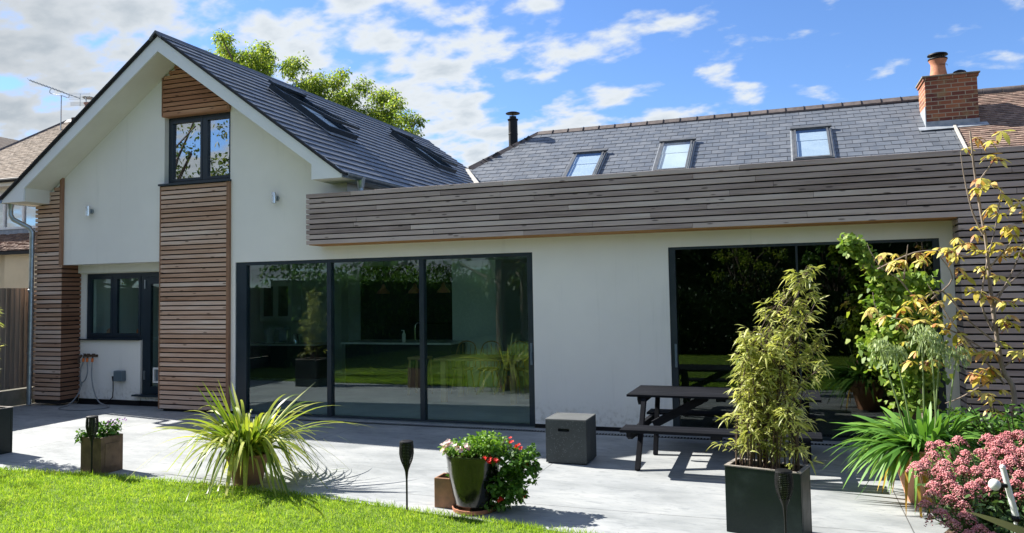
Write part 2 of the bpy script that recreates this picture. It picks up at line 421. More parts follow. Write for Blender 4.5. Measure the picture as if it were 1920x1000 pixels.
def concrete_mat():
    m, nt, o = newmat('polished_concrete')
    p = N(nt, 'ShaderNodeBsdfPrincipled')
    v = obj_vec(nt)
    a = N(nt, 'ShaderNodeTexNoise', inp={'Scale': 1.1, 'Detail': 8.0, 'Roughness': 0.62, 'Distortion': 0.3})
    L(nt, obj_vec(nt, (1, 1.8, 1)), a.inputs['Vector'])
    b = N(nt, 'ShaderNodeTexNoise', inp={'Scale': 7.0, 'Detail': 6.0, 'Roughness': 0.7, 'Distortion': 1.0})
    L(nt, obj_vec(nt, (0.6, 1.6, 1)), b.inputs['Vector'])
    c = N(nt, 'ShaderNodeTexNoise', inp={'Scale': 130.0, 'Detail': 2.0})
    L(nt, v, c.inputs['Vector'])
    col = ramp(nt, maprange(nt, a.outputs[0], 0.3, 0.72, 0, 1, smooth=False), [(0, (0.22, 0.235, 0.24)), (0.45, (0.32, 0.335, 0.34)), (1, (0.42, 0.43, 0.425))])
    col = mixcol(nt, maprange(nt, b.outputs[0], 0.50, 0.66, 0, 0.65), col, (0.20, 0.215, 0.225))
    col = mixcol(nt, maprange(nt, c.outputs[0], 0.64, 0.72, 0, 0.4), col, (0.22, 0.22, 0.22))
    br = N(nt, 'ShaderNodeTexBrick', offset=0.0)
    br.inputs['Scale'].default_value = 1.0
    br.inputs['Brick Width'].default_value = 3.3
    br.inputs['Row Height'].default_value = 3.65
    br.inputs['Mortar Size'].default_value = 0.0045
    br.inputs['Mortar Smooth'].default_value = 0.0
    mp = N(nt, 'ShaderNodeMapping')
    mp.inputs['Location'].default_value = (2.5, 3.62, 0)
    tc = N(nt, 'ShaderNodeTexCoord')
    L(nt, tc.outputs['Object'], mp.inputs[0]); L(nt, mp.outputs[0], br.inputs['Vector'])
    col = mixcol(nt, math_node(nt, 'MULTIPLY', br.outputs['Fac'], 0.75), col, (0.05, 0.05, 0.05))
    L(nt, col, p.inputs['Base Color'])
    L(nt, maprange(nt, b.outputs[0], 0.3, 0.7, 0.42, 0.62), p.inputs['Roughness'])
    p.inputs['Specular IOR Level'].default_value = 0.35
    L(nt, bump(nt, b.outputs[0], 0.12, 0.01), p.inputs['Normal'])
    L(nt, p.outputs[0], o.inputs[0])
    return m


def terrazzo(name, base, speck):
    m, nt, o = newmat(name)
    p = N(nt, 'ShaderNodeBsdfPrincipled')
    vo = N(nt, 'ShaderNodeTexVoronoi', inp={'Scale': 75.0, 'Randomness': 1.0})
    L(nt, obj_vec(nt), vo.inputs['Vector'])
    nz = N(nt, 'ShaderNodeTexNoise', inp={'Scale': 30.0, 'Detail': 3.0})
    L(nt, obj_vec(nt), nz.inputs['Vector'])
    f = math_node(nt, 'MULTIPLY', maprange(nt, vo.outputs['Distance'], 0.12, 0.28, 0.8, 0), maprange(nt, nz.outputs[0], 0.44, 0.56))
    col = mixcol(nt, f, base, speck)
    n2 = N(nt, 'ShaderNodeTexNoise', inp={'Scale': 4.0, 'Detail': 5.0})
    L(nt, obj_vec(nt), n2.inputs['Vector'])
    col = mixcol(nt, maprange(nt, n2.outputs[0], 0.4, 0.7, 0, 0.4), col, tuple(x * 1.7 for x in base))
    L(nt, col, p.inputs['Base Color'])
    p.inputs['Roughness'].default_value = 0.55
    L(nt, p.outputs[0], o.inputs[0])
    return m


def brickmat():
    m, nt, o = newmat('red_stock_brick')
    p = N(nt, 'ShaderNodeBsdfPrincipled')
    tc = N(nt, 'ShaderNodeTexCoord')
    sx = N(nt, 'ShaderNodeSeparateXYZ')
    L(nt, tc.outputs['Object'], sx.inputs[0])
    cb = N(nt, 'ShaderNodeCombineXYZ')
    L(nt, math_node(nt, 'ADD', sx.outputs[0], sx.outputs[1]), cb.inputs[0])
    L(nt, sx.outputs[2], cb.inputs[1])
    br = N(nt, 'ShaderNodeTexBrick')
    br.inputs['Scale'].default_value = 1
    br.inputs['Brick Width'].default_value = 0.27
    br.inputs['Row Height'].default_value = 0.093
    br.inputs['Mortar Size'].default_value = 0.009
    br.inputs['Color1'].default_value = (0.36, 0.125, 0.055, 1)
    br.inputs['Color2'].default_value = (0.12, 0.03, 0.025, 1)
    br.inputs['Mortar'].default_value = (0.36, 0.29, 0.20, 1)
    br.inputs['Bias'].default_value = 0.05
    L(nt, cb.outputs[0], br.inputs['Vector'])
    nz = N(nt, 'ShaderNodeTexNoise', inp={'Scale': 4.0, 'Detail': 6.0, 'Roughness': 0.7})
    L(nt, tc.outputs['Object'], nz.inputs['Vector'])
    col = mixcol(nt, maprange(nt, nz.outputs[0], 0.5, 0.68, 0, 0.65), br.outputs[0], (0.28, 0.21, 0.10))
    L(nt, col, p.inputs['Base Color'])
    p.inputs['Roughness'].default_value = 0.9
    L(nt, bump(nt, br.outputs['Fac'], -0.5, 0.01), p.inputs['Normal'])
    L(nt, p.outputs[0], o.inputs[0])
    return m


M['concrete'] = concrete_mat()
M['terrazzo'] = terrazzo('black_terrazzo', (0.026, 0.034, 0.037), (0.26, 0.30, 0.30))
M['brick'] = brickmat()
M['coping'] = simple('dirty_coping', (0.17, 0.14, 0.10), (0.27, 0.23, 0.17), rough=0.95, scale=9, bs=0.5)
M['earth'] = simple('garden_earth', (0.10, 0.095, 0.075), (0.15, 0.14, 0.11), rough=1, scale=2, spec=0.1)
M['lawnsoil'] = simple('lawn_base', (0.07, 0.12, 0.02), (0.14, 0.21, 0.035), rough=1, scale=9, bs=0.5, spec=0.1)

# ------------------------------------------------------------------ builders


def wloc(o):
    v = Vector((0, 0, 0))
    while o is not None:
        v += o.location
        o = o.parent
    return v


class MB:
    def __init__(s):
        s.V = []; s.F = []; s.n = 0; s.mi = []

    def add(s, V, F, mi=0):
        s.V.extend([tuple(v) for v in V])
        s.F.extend([tuple(i + s.n for i in f) for f in F])
        s.mi.extend([mi] * len(F))
        s.n += len(V)
        return s

    def box(s, x0, x1, y0, y1, z0, z1, mi=0):
        V = [(x0, y0, z0), (x1, y0, z0), (x1, y1, z0), (x0, y1, z0), (x0, y0, z1), (x1, y0, z1), (x1, y1, z1), (x0, y1, z1)]
        return s.add(V, [(0, 3, 2, 1), (4, 5, 6, 7), (0, 1, 5, 4), (1, 2, 6, 5), (2, 3, 7, 6), (3, 0, 4, 7)], mi)

    def beam(s, a, b, w, h, up=(0, 0, 1), mi=0):
        a, b = Vector(a), Vector(b)
        d = (b - a).normalized()
        sd = d.cross(Vector(up))
        if sd.length < 1e-4:
            sd = d.cross(Vector((1, 0, 0)))
        sd.normalize()
        u = sd.cross(d)
        V = []
        for p in (a, b):
            for i, j in ((-1, -1), (1, -1), (1, 1), (-1, 1)):
                V.append(p + sd * (i * w / 2) + u * (j * h / 2))
        return s.add(V, [(3, 2, 1, 0), (4, 5, 6, 7), (0, 1, 5, 4), (1, 2, 6, 5), (2, 3, 7, 6), (3, 0, 4, 7)], mi)

    def tube(s, pts, r, n=8, mi=0):
        pts = [Vector(p) for p in pts]
        rs = r if isinstance(r, (list, tuple)) else [r] * len(pts)
        V, F = [], []
        prev = None
        for i, p in enumerate(pts):
            d = (pts[min(i + 1, len(pts) - 1)] - pts[max(i - 1, 0)]).normalized()
            if prev is None:
                a = d.cross(Vector((0, 0, 1)))
                if a.length < 1e-3:
                    a = d.cross(Vector((1, 0, 0)))
            else:
                a = prev - d * prev.dot(d)
            a.normalize(); prev = a
            b = d.cross(a)
            for k in range(n):
                t = 2 * math.pi * k / n
                V.append(p + (a * math.cos(t) + b * math.sin(t)) * rs[i])
        for i in range(len(pts) - 1):
            for k in range(n):
                k2 = (k + 1) % n
                F.append((i * n + k, i * n + k2, (i + 1) * n + k2, (i + 1) * n + k))
        F.append(tuple(reversed(range(n))))
        F.append(tuple(range((len(pts) - 1) * n, len(pts) * n)))
        return s.add(V, F, mi)

    def lathe(s, prof, c=(0, 0, 0), n=24, mi=0, sx=1, sy=1, rot=0.0):
        V, F = [], []
        for r, z in prof:
            for k in range(n):
                t = 2 * math.pi * k / n + rot
                V.append((c[0] + r * sx * math.cos(t), c[1] + r * sy * math.sin(t), c[2] + z))
        for i in range(len(prof) - 1):
            for k in range(n):
                k2 = (k + 1) % n
                F.append((i * n + k, i * n + k2, (i + 1) * n + k2, (i + 1) * n + k))
        F.append(tuple(reversed(range(n))))
        F.append(tuple(range((len(prof) - 1) * n, len(prof) * n)))
        return s.add(V, F, mi)

    def prism(s, poly, y0, y1, mi=0, axis='y'):
        n = len(poly)
        def P(a, b, t):
            return (a, t, b) if axis == 'y' else ((t, a, b) if axis == 'x' else (a, b, t))
        V = [P(a, b, y0) for a, b in poly] + [P(a, b, y1) for a, b in poly]
        F = [tuple(range(n)), tuple(reversed(range(n, 2 * n)))]
        for i in range(n):
            j = (i + 1) % n
            F.append((j, i, n + i, n + j))
        return s.add(V, F, mi)

    def build(s, name, mat, parent=None, smooth=False, loc=None, bevel=0.0, fix=True):
        me = bpy.data.meshes.new(name)
        off = wloc(parent) if parent is not None else Vector((0, 0, 0))
        if loc is not None:
            off = off + (Vector(loc) - off)
        me.from_pydata([(v[0] - off.x, v[1] - off.y, v[2] - off.z) for v in s.V], [], s.F)
        mats = mat if isinstance(mat, (list, tuple)) else [mat]
        for m in mats:
            me.materials.append(m)
        if len(mats) > 1:
            me.polygons.foreach_set('material_index', s.mi)
        if fix:
            import bmesh
            bm = bmesh.new(); bm.from_mesh(me)
            bmesh.ops.recalc_face_normals(bm, faces=bm.faces)
            bm.to_mesh(me); bm.free()
        if smooth:
            me.polygons.foreach_set('use_smooth', [True] * len(me.polygons))
            try:
                me.set_sharp_from_angle(angle=R(40))
            except Exception:
                pass
        me.update()
        o = bpy.data.objects.new(name, me)
        COL.objects.link(o)
        if parent is not None:
            o.parent = parent
            if loc is not None:
                o.location = Vector(loc) - wloc(parent)
        elif loc is not None:
            o.location = loc
        if bevel:
            b = o.modifiers.new('bevel', 'BEVEL')
            b.width = bevel; b.segments = 2; b.limit_method = 'ANGLE'; b.angle_limit = R(50)
        return o


def mesh_np(name, V, F, mat, parent=None, loc=None, smooth=False):
    """fast mesh from numpy quads; V in world coordinates"""
    off = np.array(loc if loc is not None else (wloc(parent) if parent is not None else (0, 0, 0)), float)
    V = np.asarray(V, np.float32) - off.astype(np.float32)
    F = np.asarray(F, np.int32)
    me = bpy.data.meshes.new(name)
    me.vertices.add(len(V)); me.vertices.foreach_set('co', V.ravel())
    k = F.shape[1]
    me.loops.add(F.size); me.loops.foreach_set('vertex_index', F.ravel())
    me.polygons.add(len(F))
    me.polygons.foreach_set('loop_start', np.arange(0, F.size, k, dtype=np.int32))
    me.polygons.foreach_set('loop_total', np.full(len(F), k, np.int32))
    if smooth:
        me.polygons.foreach_set('use_smooth', np.ones(len(F), bool))
    me.materials.append(mat)
    me.update(calc_edges=True); me.validate()
    o = bpy.data.objects.new(name, me)
    COL.objects.link(o)
    if parent is not None:
        o.parent = parent
        if loc is not None:
            o.location = Vector(loc) - wloc(parent)
    elif loc is not None:
        o.location = loc
    return o


def norm(a):
    return a / np.maximum(np.linalg.norm(a, axis=-1, keepdims=True), 1e-9)


def strips(P, D, Ln, Wd, K=3, prof=None, droop=0.0, up=None, fold=0.0, wob=0.0):
    """n bent strips (leaves, blades): base P, direction D, length, width; returns V,F(quads)"""
    n = len(P)
    P = np.asarray(P, float); D = norm(np.asarray(D, float))
    Ln = np.broadcast_to(np.asarray(Ln, float), (n,)); Wd = np.broadcast_to(np.asarray(Wd, float), (n,))
    droop = np.broadcast_to(np.asarray(droop, float), (n,))
    if up is None:
        up = norm(rng.normal(size=(n, 3)) * 0.6 + np.array([0, 0, 1.0]))
    if prof is None:
        prof = [math.sin(math.pi * (0.12 + 0.88 * k / K)) ** 0.8 if k < K else 0.02 for k in range(K + 1)]
    side = norm(np.cross(D, up))
    V = np.zeros((n, K + 1, 2, 3))
    for k in range(K + 1):
        t = k / K
        c = P + D * (Ln * t)[:, None] + np.array([0, 0, -1.0]) * (Ln * droop * t * t)[:, None]
        if wob:
            c = c + side * (wob * Ln * math.sin(t * 5))[:, None]
        hw = (Wd * 0.5 * prof[k])[:, None]
        V[:, k, 0] = c - side * hw
        V[:, k, 1] = c + side * hw
    idx = np.arange(n)[:, None] * (K + 1) * 2
    F = []
    for k in range(K):
        a = idx + 2 * k
        F.append(np.concatenate([a, a + 1, a + 3, a + 2], axis=1))
    F = np.concatenate([f[:, None, :] for f in F], axis=1).reshape(-1, 4)
    return V.reshape(-1, 3), F


def join(parts):
    Vs, Fs, n = [], [], 0
    for V, F in parts:
        Vs.append(V); Fs.append(F + n); n += len(V)
    return np.concatenate(Vs), np.concatenate(Fs)


def tag(o, label, cat, group=None, kind=None):
    if label: o['label'] = label
    if cat: o['category'] = cat
    if group: o['group'] = group
    if kind: o['kind'] = kind
    return o


def thing(name, label, cat, loc=(0, 0, 0), group=None):
    o = bpy.data.objects.new(name, None)
    COL.objects.link(o)
    o.location = loc
    o.empty_display_size = 0.2
    return tag(o, label, cat, group)


def structure(o):
    o['kind'] = 'structure'
    return o


def dup(root, loc, rotz=0.0, label=None, scale=None):
    def cp(o, par):
        c = o.copy(); COL.objects.link(c)
        if par is not None:
            c.parent = par
        for ch in [x for x in bpy.data.objects if x.parent == o]:
            cp(ch, c)
        return c
    r = cp(root, None)
    r.location = loc; r.rotation_euler = (0, 0, rotz)
    if scale: r.scale = scale
    if label: r['label'] = label
    return r


# ------------------------------------------------------------------ ground
LAWN_EDGE = [(-13.2, -4.05), (-8.16, -3.98), (-6.8, -3.9), (-5.4, -3.9), (-4.4, -3.97), (-3.5, -4.09), (-2.75, -4.2), (-1.97, -4.31), (-1.2, -4.42), (0.4, -4.75), (1.6, -5.2)]


def lawn_y(x):
    xs = [p[0] for p in LAWN_EDGE]; ys = [p[1] for p in LAWN_EDGE]
    return np.interp(x, xs, ys)


m = MB(); m.box(-400, 400, -400, 400, -1.0, -0.06)
structure(m.build('ground', M['earth']))
m = MB(); m.box(-12.9, 6.0, -7.0, 2.0, -0.055, 0.0)
structure(m.build('patio', M['concrete']))
m = MB()
pl = [(-13.2, -30)] + LAWN_EDGE + [(1.9, -5.6), (2.1, -30)]
m.prism(pl, -0.05, 0.014, axis='z')
structure(m.build('lawn', M['lawnsoil']))
bed = [(0.95, -3.75), (1.25, -3.1), (1.35, -2.3), (1.5, -1.0), (1.6, -0.38), (6.0, -0.38), (6.0, -30), (2.05, -30), (1.85, -5.6), (1.3, -4.9), (0.95, -4.4)]
m = MB(); m.prism(bed, -0.05, 0.05, axis='z')
structure(m.build('garden_bed', M['bed']))

# grass blades: dense near the patio edge, sparser over the rest of the lawn


def grass_patch(n, x0, x1, d0, d1, hmin, hmax, wd):
    x = rng.uniform(x0, x1, n)
    y = lawn_y(x) - (d0 + (d1 - d0) * rng.random(n)) + 0.02
    tuft = 0.5 + 0.5 * np.sin(x * 9 + np.sin(y * 7) * 2) * np.sin(y * 11 + x * 3)
    cl_ = 0.5 + 0.5 * np.sin(x * 31 + np.sin(y * 23) * 2.5) * np.sin(y * 37 + np.sin(x * 19) * 2)
    kp = rng.random(n) < (0.35 + 0.65 * cl_)
    x, y, tuft = x[kp], y[kp], (tuft * .6 + .5 * cl_)[kp]; n = len(x)
    P = np.stack([x, y, np.full(n, 0.012)], 1)
    D = np.stack([rng.normal(0, 0.38, n), rng.normal(0, 0.38, n), np.ones(n)], 1)
    Ln = rng.uniform(hmin, hmax, n) * (0.75 + 0.5 * tuft)
    ang = rng.uniform(0, 2 * np.pi, n)
    up = np.stack([np.cos(ang), np.sin(ang), np.zeros(n)], 1)
    return strips(P, D, Ln, wd * rng.uniform(0.7, 1.3, n), K=2, prof=[1, 0.75, 0.05], droop=rng.uniform(0, 0.5, n), up=up)


g = [grass_patch(190000, -9.6, 1.0, 0.0, 1.9, 0.025, 0.05, 0.0042),
     grass_patch(5000, -9.6, 1.0, -0.03, 0.05, 0.03, 0.07, 0.0045),
     grass_patch(60000, -13.0, 1.6, 1.9, 8.0, 0.03, 0.055, 0.009)]
V, F = join(g)
tag(mesh_np('lawn_grass', V, F, M['grass']), 'short bright green grass of the lawn in the foreground', 'grass', kind='stuff')

# slot drain along the house
m = MB()
m.box(-8.4, 1.75, -0.29, -0.285, 0.0, 0.006); m.box(-8.4, 1.75, -0.215, -0.21, 0.0, 0.006)
m.box(-8.4, 1.75, -0.284, -0.216, -0.02, 0.0015)
for i in range(253):
    x = -8.39 + i * 0.04
    m.box(x, x + 0.018, -0.284, -0.216, 0.0, 0.0045, 1)
tag(m.build('drain_channel', [M['membrane'], M['steel']]), 'long slotted drain grating set in the patio along the house wall', 'drain')

# ------------------------------------------------------------------ house
house = thing('house', 'white rendered house with slate roofs, timber slats and large dark glazing', 'house')
XC = -9.466


def part(mb, name, mat, parent=None, smooth=False, bevel=0.0, label=None):
    o = mb.build(name, mat, parent or house, smooth=smooth, bevel=bevel)
    if label: o['label'] = label
    return o


def soff(x):
    return 5.825 - 0.7025 * abs(x - XC)


# walls (front faces at Y=0)
m = MB()
T = 0.3
z1f = 2.46
# gable upper wall left of the window strip
m.prism([(-12.65, z1f), (-9.815, z1f), (-9.815, soff(-9.815)), (-12.65, soff(-12.65))], 0, T)
m.prism([(-8.465, 2.4), (-6.3, 2.4), (-6.3, soff(-6.3)), (-8.465, soff(-8.465))], 0, T)
m.prism([(-9.815, 4.885), (-8.465, 4.885), (-8.465, soff(-8.465)), (XC, soff(XC)), (-9.815, soff(-9.815))], 0.003, T)
m.box(-9.815, -8.465, 0.003, T, 0.05, 3.73)          # strip below upper window
m.box(-8.465, -8.362, 0.0, T, 0.05, 2.4)
m.box(-6.3, 4.6, 0.0, T, 2.4, 3.0)
m.box(-3.36, -1.5, 0.0, T, 0.055, 2.4)
m.box(1.633, 1.77, 0.0, T, 0.055, 2.4)
# recess
m.box(-12.05, -9.815, T + 0.001, 0.37, 2.32, z1f)
m.box(-12.6, -11.94, 0.37, 0.6, 0.09, 2.456)
m.box(-11.94, -9.815, 0.37, 0.6, 2.306, 2.456)
m.box(-11.94, -10.66, 0.362, 0.6, 0.09, 1.125)
m.box(-9.90, -9.815, 0.37, 0.6, 0.09, 2.306)
m.box(-10.655, -9.90, 0.37, 0.6, 0.09, 0.17)
# side walls
m.box(-12.65, -12.4, 0.6, 9.1, 0.0, 3.55)
m.box(-6.55, -6.3, T, 9.1, 2.6, 3.62)
m.prism([(-12.65, 0), (-6.3, 0), (-6.3, soff(-6.3)), (XC, soff(XC)), (-12.65, soff(-12.65))], 9.1, 9.3)
m.box(4.3, 4.6, T, 12, 0, 3.0)
part(m, 'wall', M['render'])
for b_ in ((-3.36, -1.5, -0.004, 0.02, 0.0, 0.052), (1.633, 1.77, -0.004, 0.02, 0, 0.052), (-12.05, -10.66, 0.355, 0.45, 0.0, 0.086), (-10.655, -9.82, 0.365, 0.45, 0.0, 0.088), (-9.8, -8.42, 0.0, 0.05, 0.0, 0.05)):
    m = MB(); m.box(*b_)
    part(m, 'plinth', M['black'])

# white barge board, soffits
m = MB()
outer = [(-12.87, 3.55), (-12.87, 3.66), (XC, 6.085), (-6.06, 3.66), (-6.06, 3.55), (-6.57, 3.55), (-6.57, 3.775), (XC, 5.818), (-12.37, 3.775), (-12.37, 3.55)]
F = [[0, 1, 8, 9], [1, 2, 7, 8], [2, 3, 6, 7], [3, 4, 5, 6]]
nV = len(outer)
V = [(x, -0.53, z) for x, z in outer] + [(x, -0.505, z) for x, z in outer]
FF = [tuple(f) for f in F] + [tuple(nV + i for i in reversed(f)) for f in F]
for i in range(nV):
    j = (i + 1) % nV
    FF.append((j, i, nV + i, nV + j))
m.add(V, FF)
part(m, 'barge_board', M['fascia'])
m = MB()
m.prism([(-12.37, 3.775), (XC, 5.815), (XC, 5.84), (-12.37, 3.80)], -0.504, -0.002)
m.prism([(-6.57, 3.775), (XC, 5.815), (XC, 5.84), (-6.57, 3.80)], -0.504, -0.002)
m.box(-12.37, -12.355, -0.504, -0.002, 3.552, 3.79)
m.box(-6.585, -6.57, -0.504, -0.002, 3.552, 3.79)
m.box(-12.865, -12.371, -0.504, -0.002, 3.552, 3.566)
m.box(-6.569, -6.065, -0.504, -0.002, 3.552, 3.566)
m.box(-12.865, -12.66, 0, 9.1, 3.552, 3.566); m.box(-6.295, -6.065, 0, 9.1, 3.552, 3.566)
m.box(-6.085, -6.065, -0.004, 9.1, 3.567, 3.64)
part(m, 'soffit', M['soffit'])


# ---- roof coverings made of individual slates
def slates(mb, o, u, v, ulen, vlen, w, ex, th, inside=None, mi=0, jit=0.002, gap=0.005, lap=0.0):
    """courses of slates on a plane: o lower-left corner, u along the eave, v up the slope"""
    o, u, v = Vector(o), Vector(u).normalized(), Vector(v).normalized()
    n = u.cross(v).normalized()
    if n.z < 0: n = -n
    rows = int(vlen / ex) + 1
    for j in range(rows):
        v0 = j * ex
        if v0 > vlen - 0.02: break
        v1 = min(v0 + ex + 0.004, vlen)
        off = (w / 2 if j % 2 else 0) - w
        i = 0
        while True:
            u0 = off + i * w + gap / 2
            i += 1
            if u0 > ulen: break
            u1 = min(u0 + w - gap, ulen)
            u0 = max(u0, 0)
            if u1 - u0 < 0.03: continue
            if inside and not inside((u0 + u1) / 2, (v0 + v1) / 2): continue
            e = rnd.uniform(-jit, jit); t = th + rnd.uniform(-jit, jit); dv = rnd.uniform(-0.004, 0.004)
            a = o + u * u0 + v * (v0 + dv); b = o + u * u1 + v * (v0 + dv + rnd.uniform(-.002, .002))
            c = o + u * u1 + v * v1; d = o + u * u0 + v * v1
            V = [a + n * (0.002), b + n * 0.002, b + n * t, a + n * (t + e), c + n * (0.004 + e / 2), d + n * 0.004]
            mb.add(V, [(0, 1, 2, 3), (3, 2, 4, 5), (0, 3, 5), (1, 4, 2)], mi)


SL = 0.7225
cosg = 1 / math.sqrt(1 + SL * SL)
m = MB()
Y0, Y1 = -0.56, 9.43
half = 6.118
for sgn in (1, -1):
    eave_x = XC + sgn * 3.46
    ze = 6.105 - SL * 3.46
    ln = 3.46 / cosg
    if sgn == 1:
        slates(m, (eave_x, Y0, ze), (0, 1, 0), (-1, 0, SL), Y1 - Y0, ln, 0.32, 0.215, 0.024, gap=0.006)
    else:
        slates(m, (eave_x, Y0, ze), (0, 1, 0), (1, 0, SL), Y1 - Y0, ln, 0.32, 0.215, 0.024, gap=0.006)
gable_roof = part(m, 'roof', M['slate'], label='slate roof of the tall gabled wing')
m = MB()
m.prism([(XC - 3.45, 6.10 - SL * 3.45), (XC, 6.10), (XC + 3.45, 6.10 - SL * 3.45), (XC + 3.40, 6.062 - SL * 3.40), (XC, 6.062), (XC - 3.40, 6.062 - SL * 3.40)][:], Y0 + 0.012, Y1 - 0.01)
part(m, 'roof_deck', M['slate_edge'], gable_roof)
# dark verge strip in front of the slates
m = MB()
for sgn in (1, -1):
    a = Vector((XC, -0.553, 6.103)); b = Vector((XC + sgn * 3.46, -0.553, 6.103 - SL * 3.46))
    m.beam(a, b, 0.05, 0.022, up=(0, 0, 1))
part(m, 'verge_trim', M['slate_edge'], gable_roof)


def ridge_caps(mb, a, b, ln=0.45, hw=0.12, drop=0.075, th=0.02, collar=True, mi=0):
    a, b = Vector(a), Vector(b)
    d = (b - a); tot = d.length; d.normalize()
    s = d.cross(Vector((0, 0, 1))).normalized()
    up = s.cross(d).normalized()
    n = max(1, int(round(tot / ln)))
    st = tot / n
    for i in range(n):
        p0 = a + d * (i * st + 0.004); p1 = a + d * ((i + 1) * st - 0.004)
        V = []
        for p in (p0, p1):
            lift = 0.0
            for q in (-1, 0, 1):
                V.append(p + s * (q * hw) + up * ((0.045 if q == 0 else -drop) + lift))
            for q in (1, 0, -1):
                V.append(p + s * (q * hw) + up * ((0.045 if q == 0 else -drop) - th - 0.02))
        mb.add(V, [(0, 1, 7, 6), (1, 2, 8, 7), (2, 3, 9, 8), (3, 4, 10, 9), (4, 5, 11, 10), (5, 0, 6, 11), (5, 4, 3, 2, 1, 0), (6, 7, 8, 9, 10, 11)], mi)
        if collar and i:
            q0 = a + d * (i * st)
            for sg in (-1, 1):
                mb.beam(q0 + up * 0.046, q0 + s * sg * (hw + 0.004) - up * (drop - 0.006), 0.03, 0.010, up=tuple(d), mi=1)


m = MB()
ridge_caps(m, (XC, Y0 - 0.03, 6.10), (XC, Y1, 6.10), ln=0.9, hw=0.12, drop=0.07, collar=False)
part(m, 'ridge', [M['ridge_grey'], M['ridge_grey']], gable_roof)

# main roof, hipped at its left end
MS = 0.65
RY, RZ = 10.72, 6.35
def mz(y): return 5.115 + MS * (y - 8.82)
EY = 5.7
HX, HYf = -6.65, 10.72           # ridge left end
kx = (8.05 - 6.65) / (6.35 - 5.115)   # hip run in x per metre of drop
msl = math.sqrt(1 + MS * MS)
m = MB()
vl = (RY - EY) * msl
def ins_front(u, v):
    y = EY + v / msl
    z = mz(y)
    x = -11.0 + u
    return x > HX - (RZ - z) * kx - 0.02 and x < 3.50
slates(m, (-11.0, EY, mz(EY)), (1, 0, 0), (0, 1, MS), 14.5, vl, 0.31, 0.225, 0.013, inside=ins_front, gap=0.010)
main_roof = part(m, 'roof', M['slate'], label='long low slate roof with three rooflights')
zl = mz(EY)
xl = HX - (RZ - zl) * kx
m = MB()
yb = 2 * RY - EY
m.add([(xl, EY, zl - 0.02), (9, EY, zl - 0.02), (9, RY, RZ - 0.02), (HX, RY, RZ - 0.02)], [(0, 1, 2, 3)])
m.add([(xl, EY, zl - 0.02), (HX, RY, RZ - 0.02), (xl, yb, zl - 0.02)], [(0, 1, 2)])
m.add([(xl, yb, zl - 0.02), (9, yb, zl - 0.02), (9, RY, RZ - 0.02), (HX, RY, RZ - 0.02)], [(3, 2, 1, 0)])
m.add([(9, EY, zl - 0.02), (9, RY, RZ - 0.02), (9, yb, zl - 0.02)], [(0, 1, 2)])
m.add([(xl, EY, zl - 0.05), (9, EY, zl - 0.05), (9, yb, zl - 0.05), (xl, yb, zl - 0.05)], [(0, 1, 2, 3)])
m.build('roof_deck', M['slate_edge'], main_roof, fix=False)
m = MB()
ridge_caps(m, (HX, RY, RZ + 0.01), (3.1, RY, RZ + 0.06), ln=0.45, hw=0.13, drop=0.07)
ridge_caps(m, (-8.02, 8.86, 5.18), (HX, RY, RZ + 0.01), ln=0.5, hw=0.13, drop=0.07)
part(m, 'ridge', [M['ridge'], M['black']], main_roof)
# hip end slates (face the left)
m = MB()
hd = Vector((-kx, 0, -1)).normalized()
slates(m, (xl, EY, zl), (0, 1, 0), (kx, 0, 1), yb - EY, math.hypot(RZ - zl, (RZ - zl) * kx), 0.295, 0.215, 0.014,
       inside=lambda u, v: abs((EY + u) - RY) < (1 - v / math.hypot(RZ - zl, (RZ - zl) * kx)) * (RY - EY) + 0.03)
part(m, 'hip_slates', M['slate'], main_roof)
# valley flashing between the roofs
m = MB()
m.beam((-8.12, 8.88, 5.17), (-7.15, 7.33, 4.49), 0.13, 0.012, up=(0.3, -0.5, 1))
part(m, 'valley_flashing', M['mortar'], main_roof)

# brown tiled roof continuing to the right
m = MB()
def tz(y): return mz(y) + 0.03
slates(m, (3.50, EY, tz(EY)), (1, 0, 0), (0, 1, MS), 5.4, vl, 0.165, 0.105, 0.020, jit=0.004, gap=0.004)
tiled = part(m, 'tiled_roof', M['tile'], label='old brown plain tile roof right of the chimney')
m = MB()
m.beam((3.50, 6.0, tz(6.0) + 0.02), (3.50, 9.1, tz(9.1) + 0.02), 0.05, 0.04)
part(m, 'mortar_verge', M['mortar'], tiled)
m = MB()
n = 12
for i in range(n):
    x0 = 4.0 + i * 0.4
    pts = [(x0, RY, RZ - 0.02), (x0 + 0.39, RY, RZ - 0.015)]
    m.tube(pts, [0.15, 0.14], 12)
part(m, 'ridge', M['ridge'], tiled, smooth=True)

# chimney
ch = MB()
ch.box(2.97, 4.0, 9.2, 10.1, 5.2, 6.44); ch.box(2.94, 4.03, 9.17, 10.13, 6.44, 6.50)
chim = part(ch, 'chimney', M['brick'], house)
m = MB(); m.box(2.91, 4.06, 9.14, 10.16, 6.50, 6.535); part(m, 'coping', M['coping'], chim, bevel=0.008)
m = MB(); m.lathe([(0.15, 0), (0.175, 0.02), (0.16, 0.07), (0.14, 0.1), (0.135, 0.12)], (3.32, 9.62, 6.535)); m.lathe([(0.19, 0), (0.17, 0.03)], (3.32, 9.62, 6.53)); part(m, 'mortar_bed', M['mortar'], chim)
m = MB(); m.lathe([(0.185, 0.0), (0.175, 0.12), (0.15, 0.28), (0.152, 0.36), (0.185, 0.42), (0.19, 0.45), (0.15, 0.45), (0.14, 0.2)], (3.32, 9.62, 6.535), 28); pot_ = part(m, 'chimney_pot', M['clay'], chim, smooth=True)
m = MB(); m.tube([(3.32, 9.42, 6.84), (3.48, 9.50, 6.845), (3.51, 9.62, 6.845)], 0.006, 6)
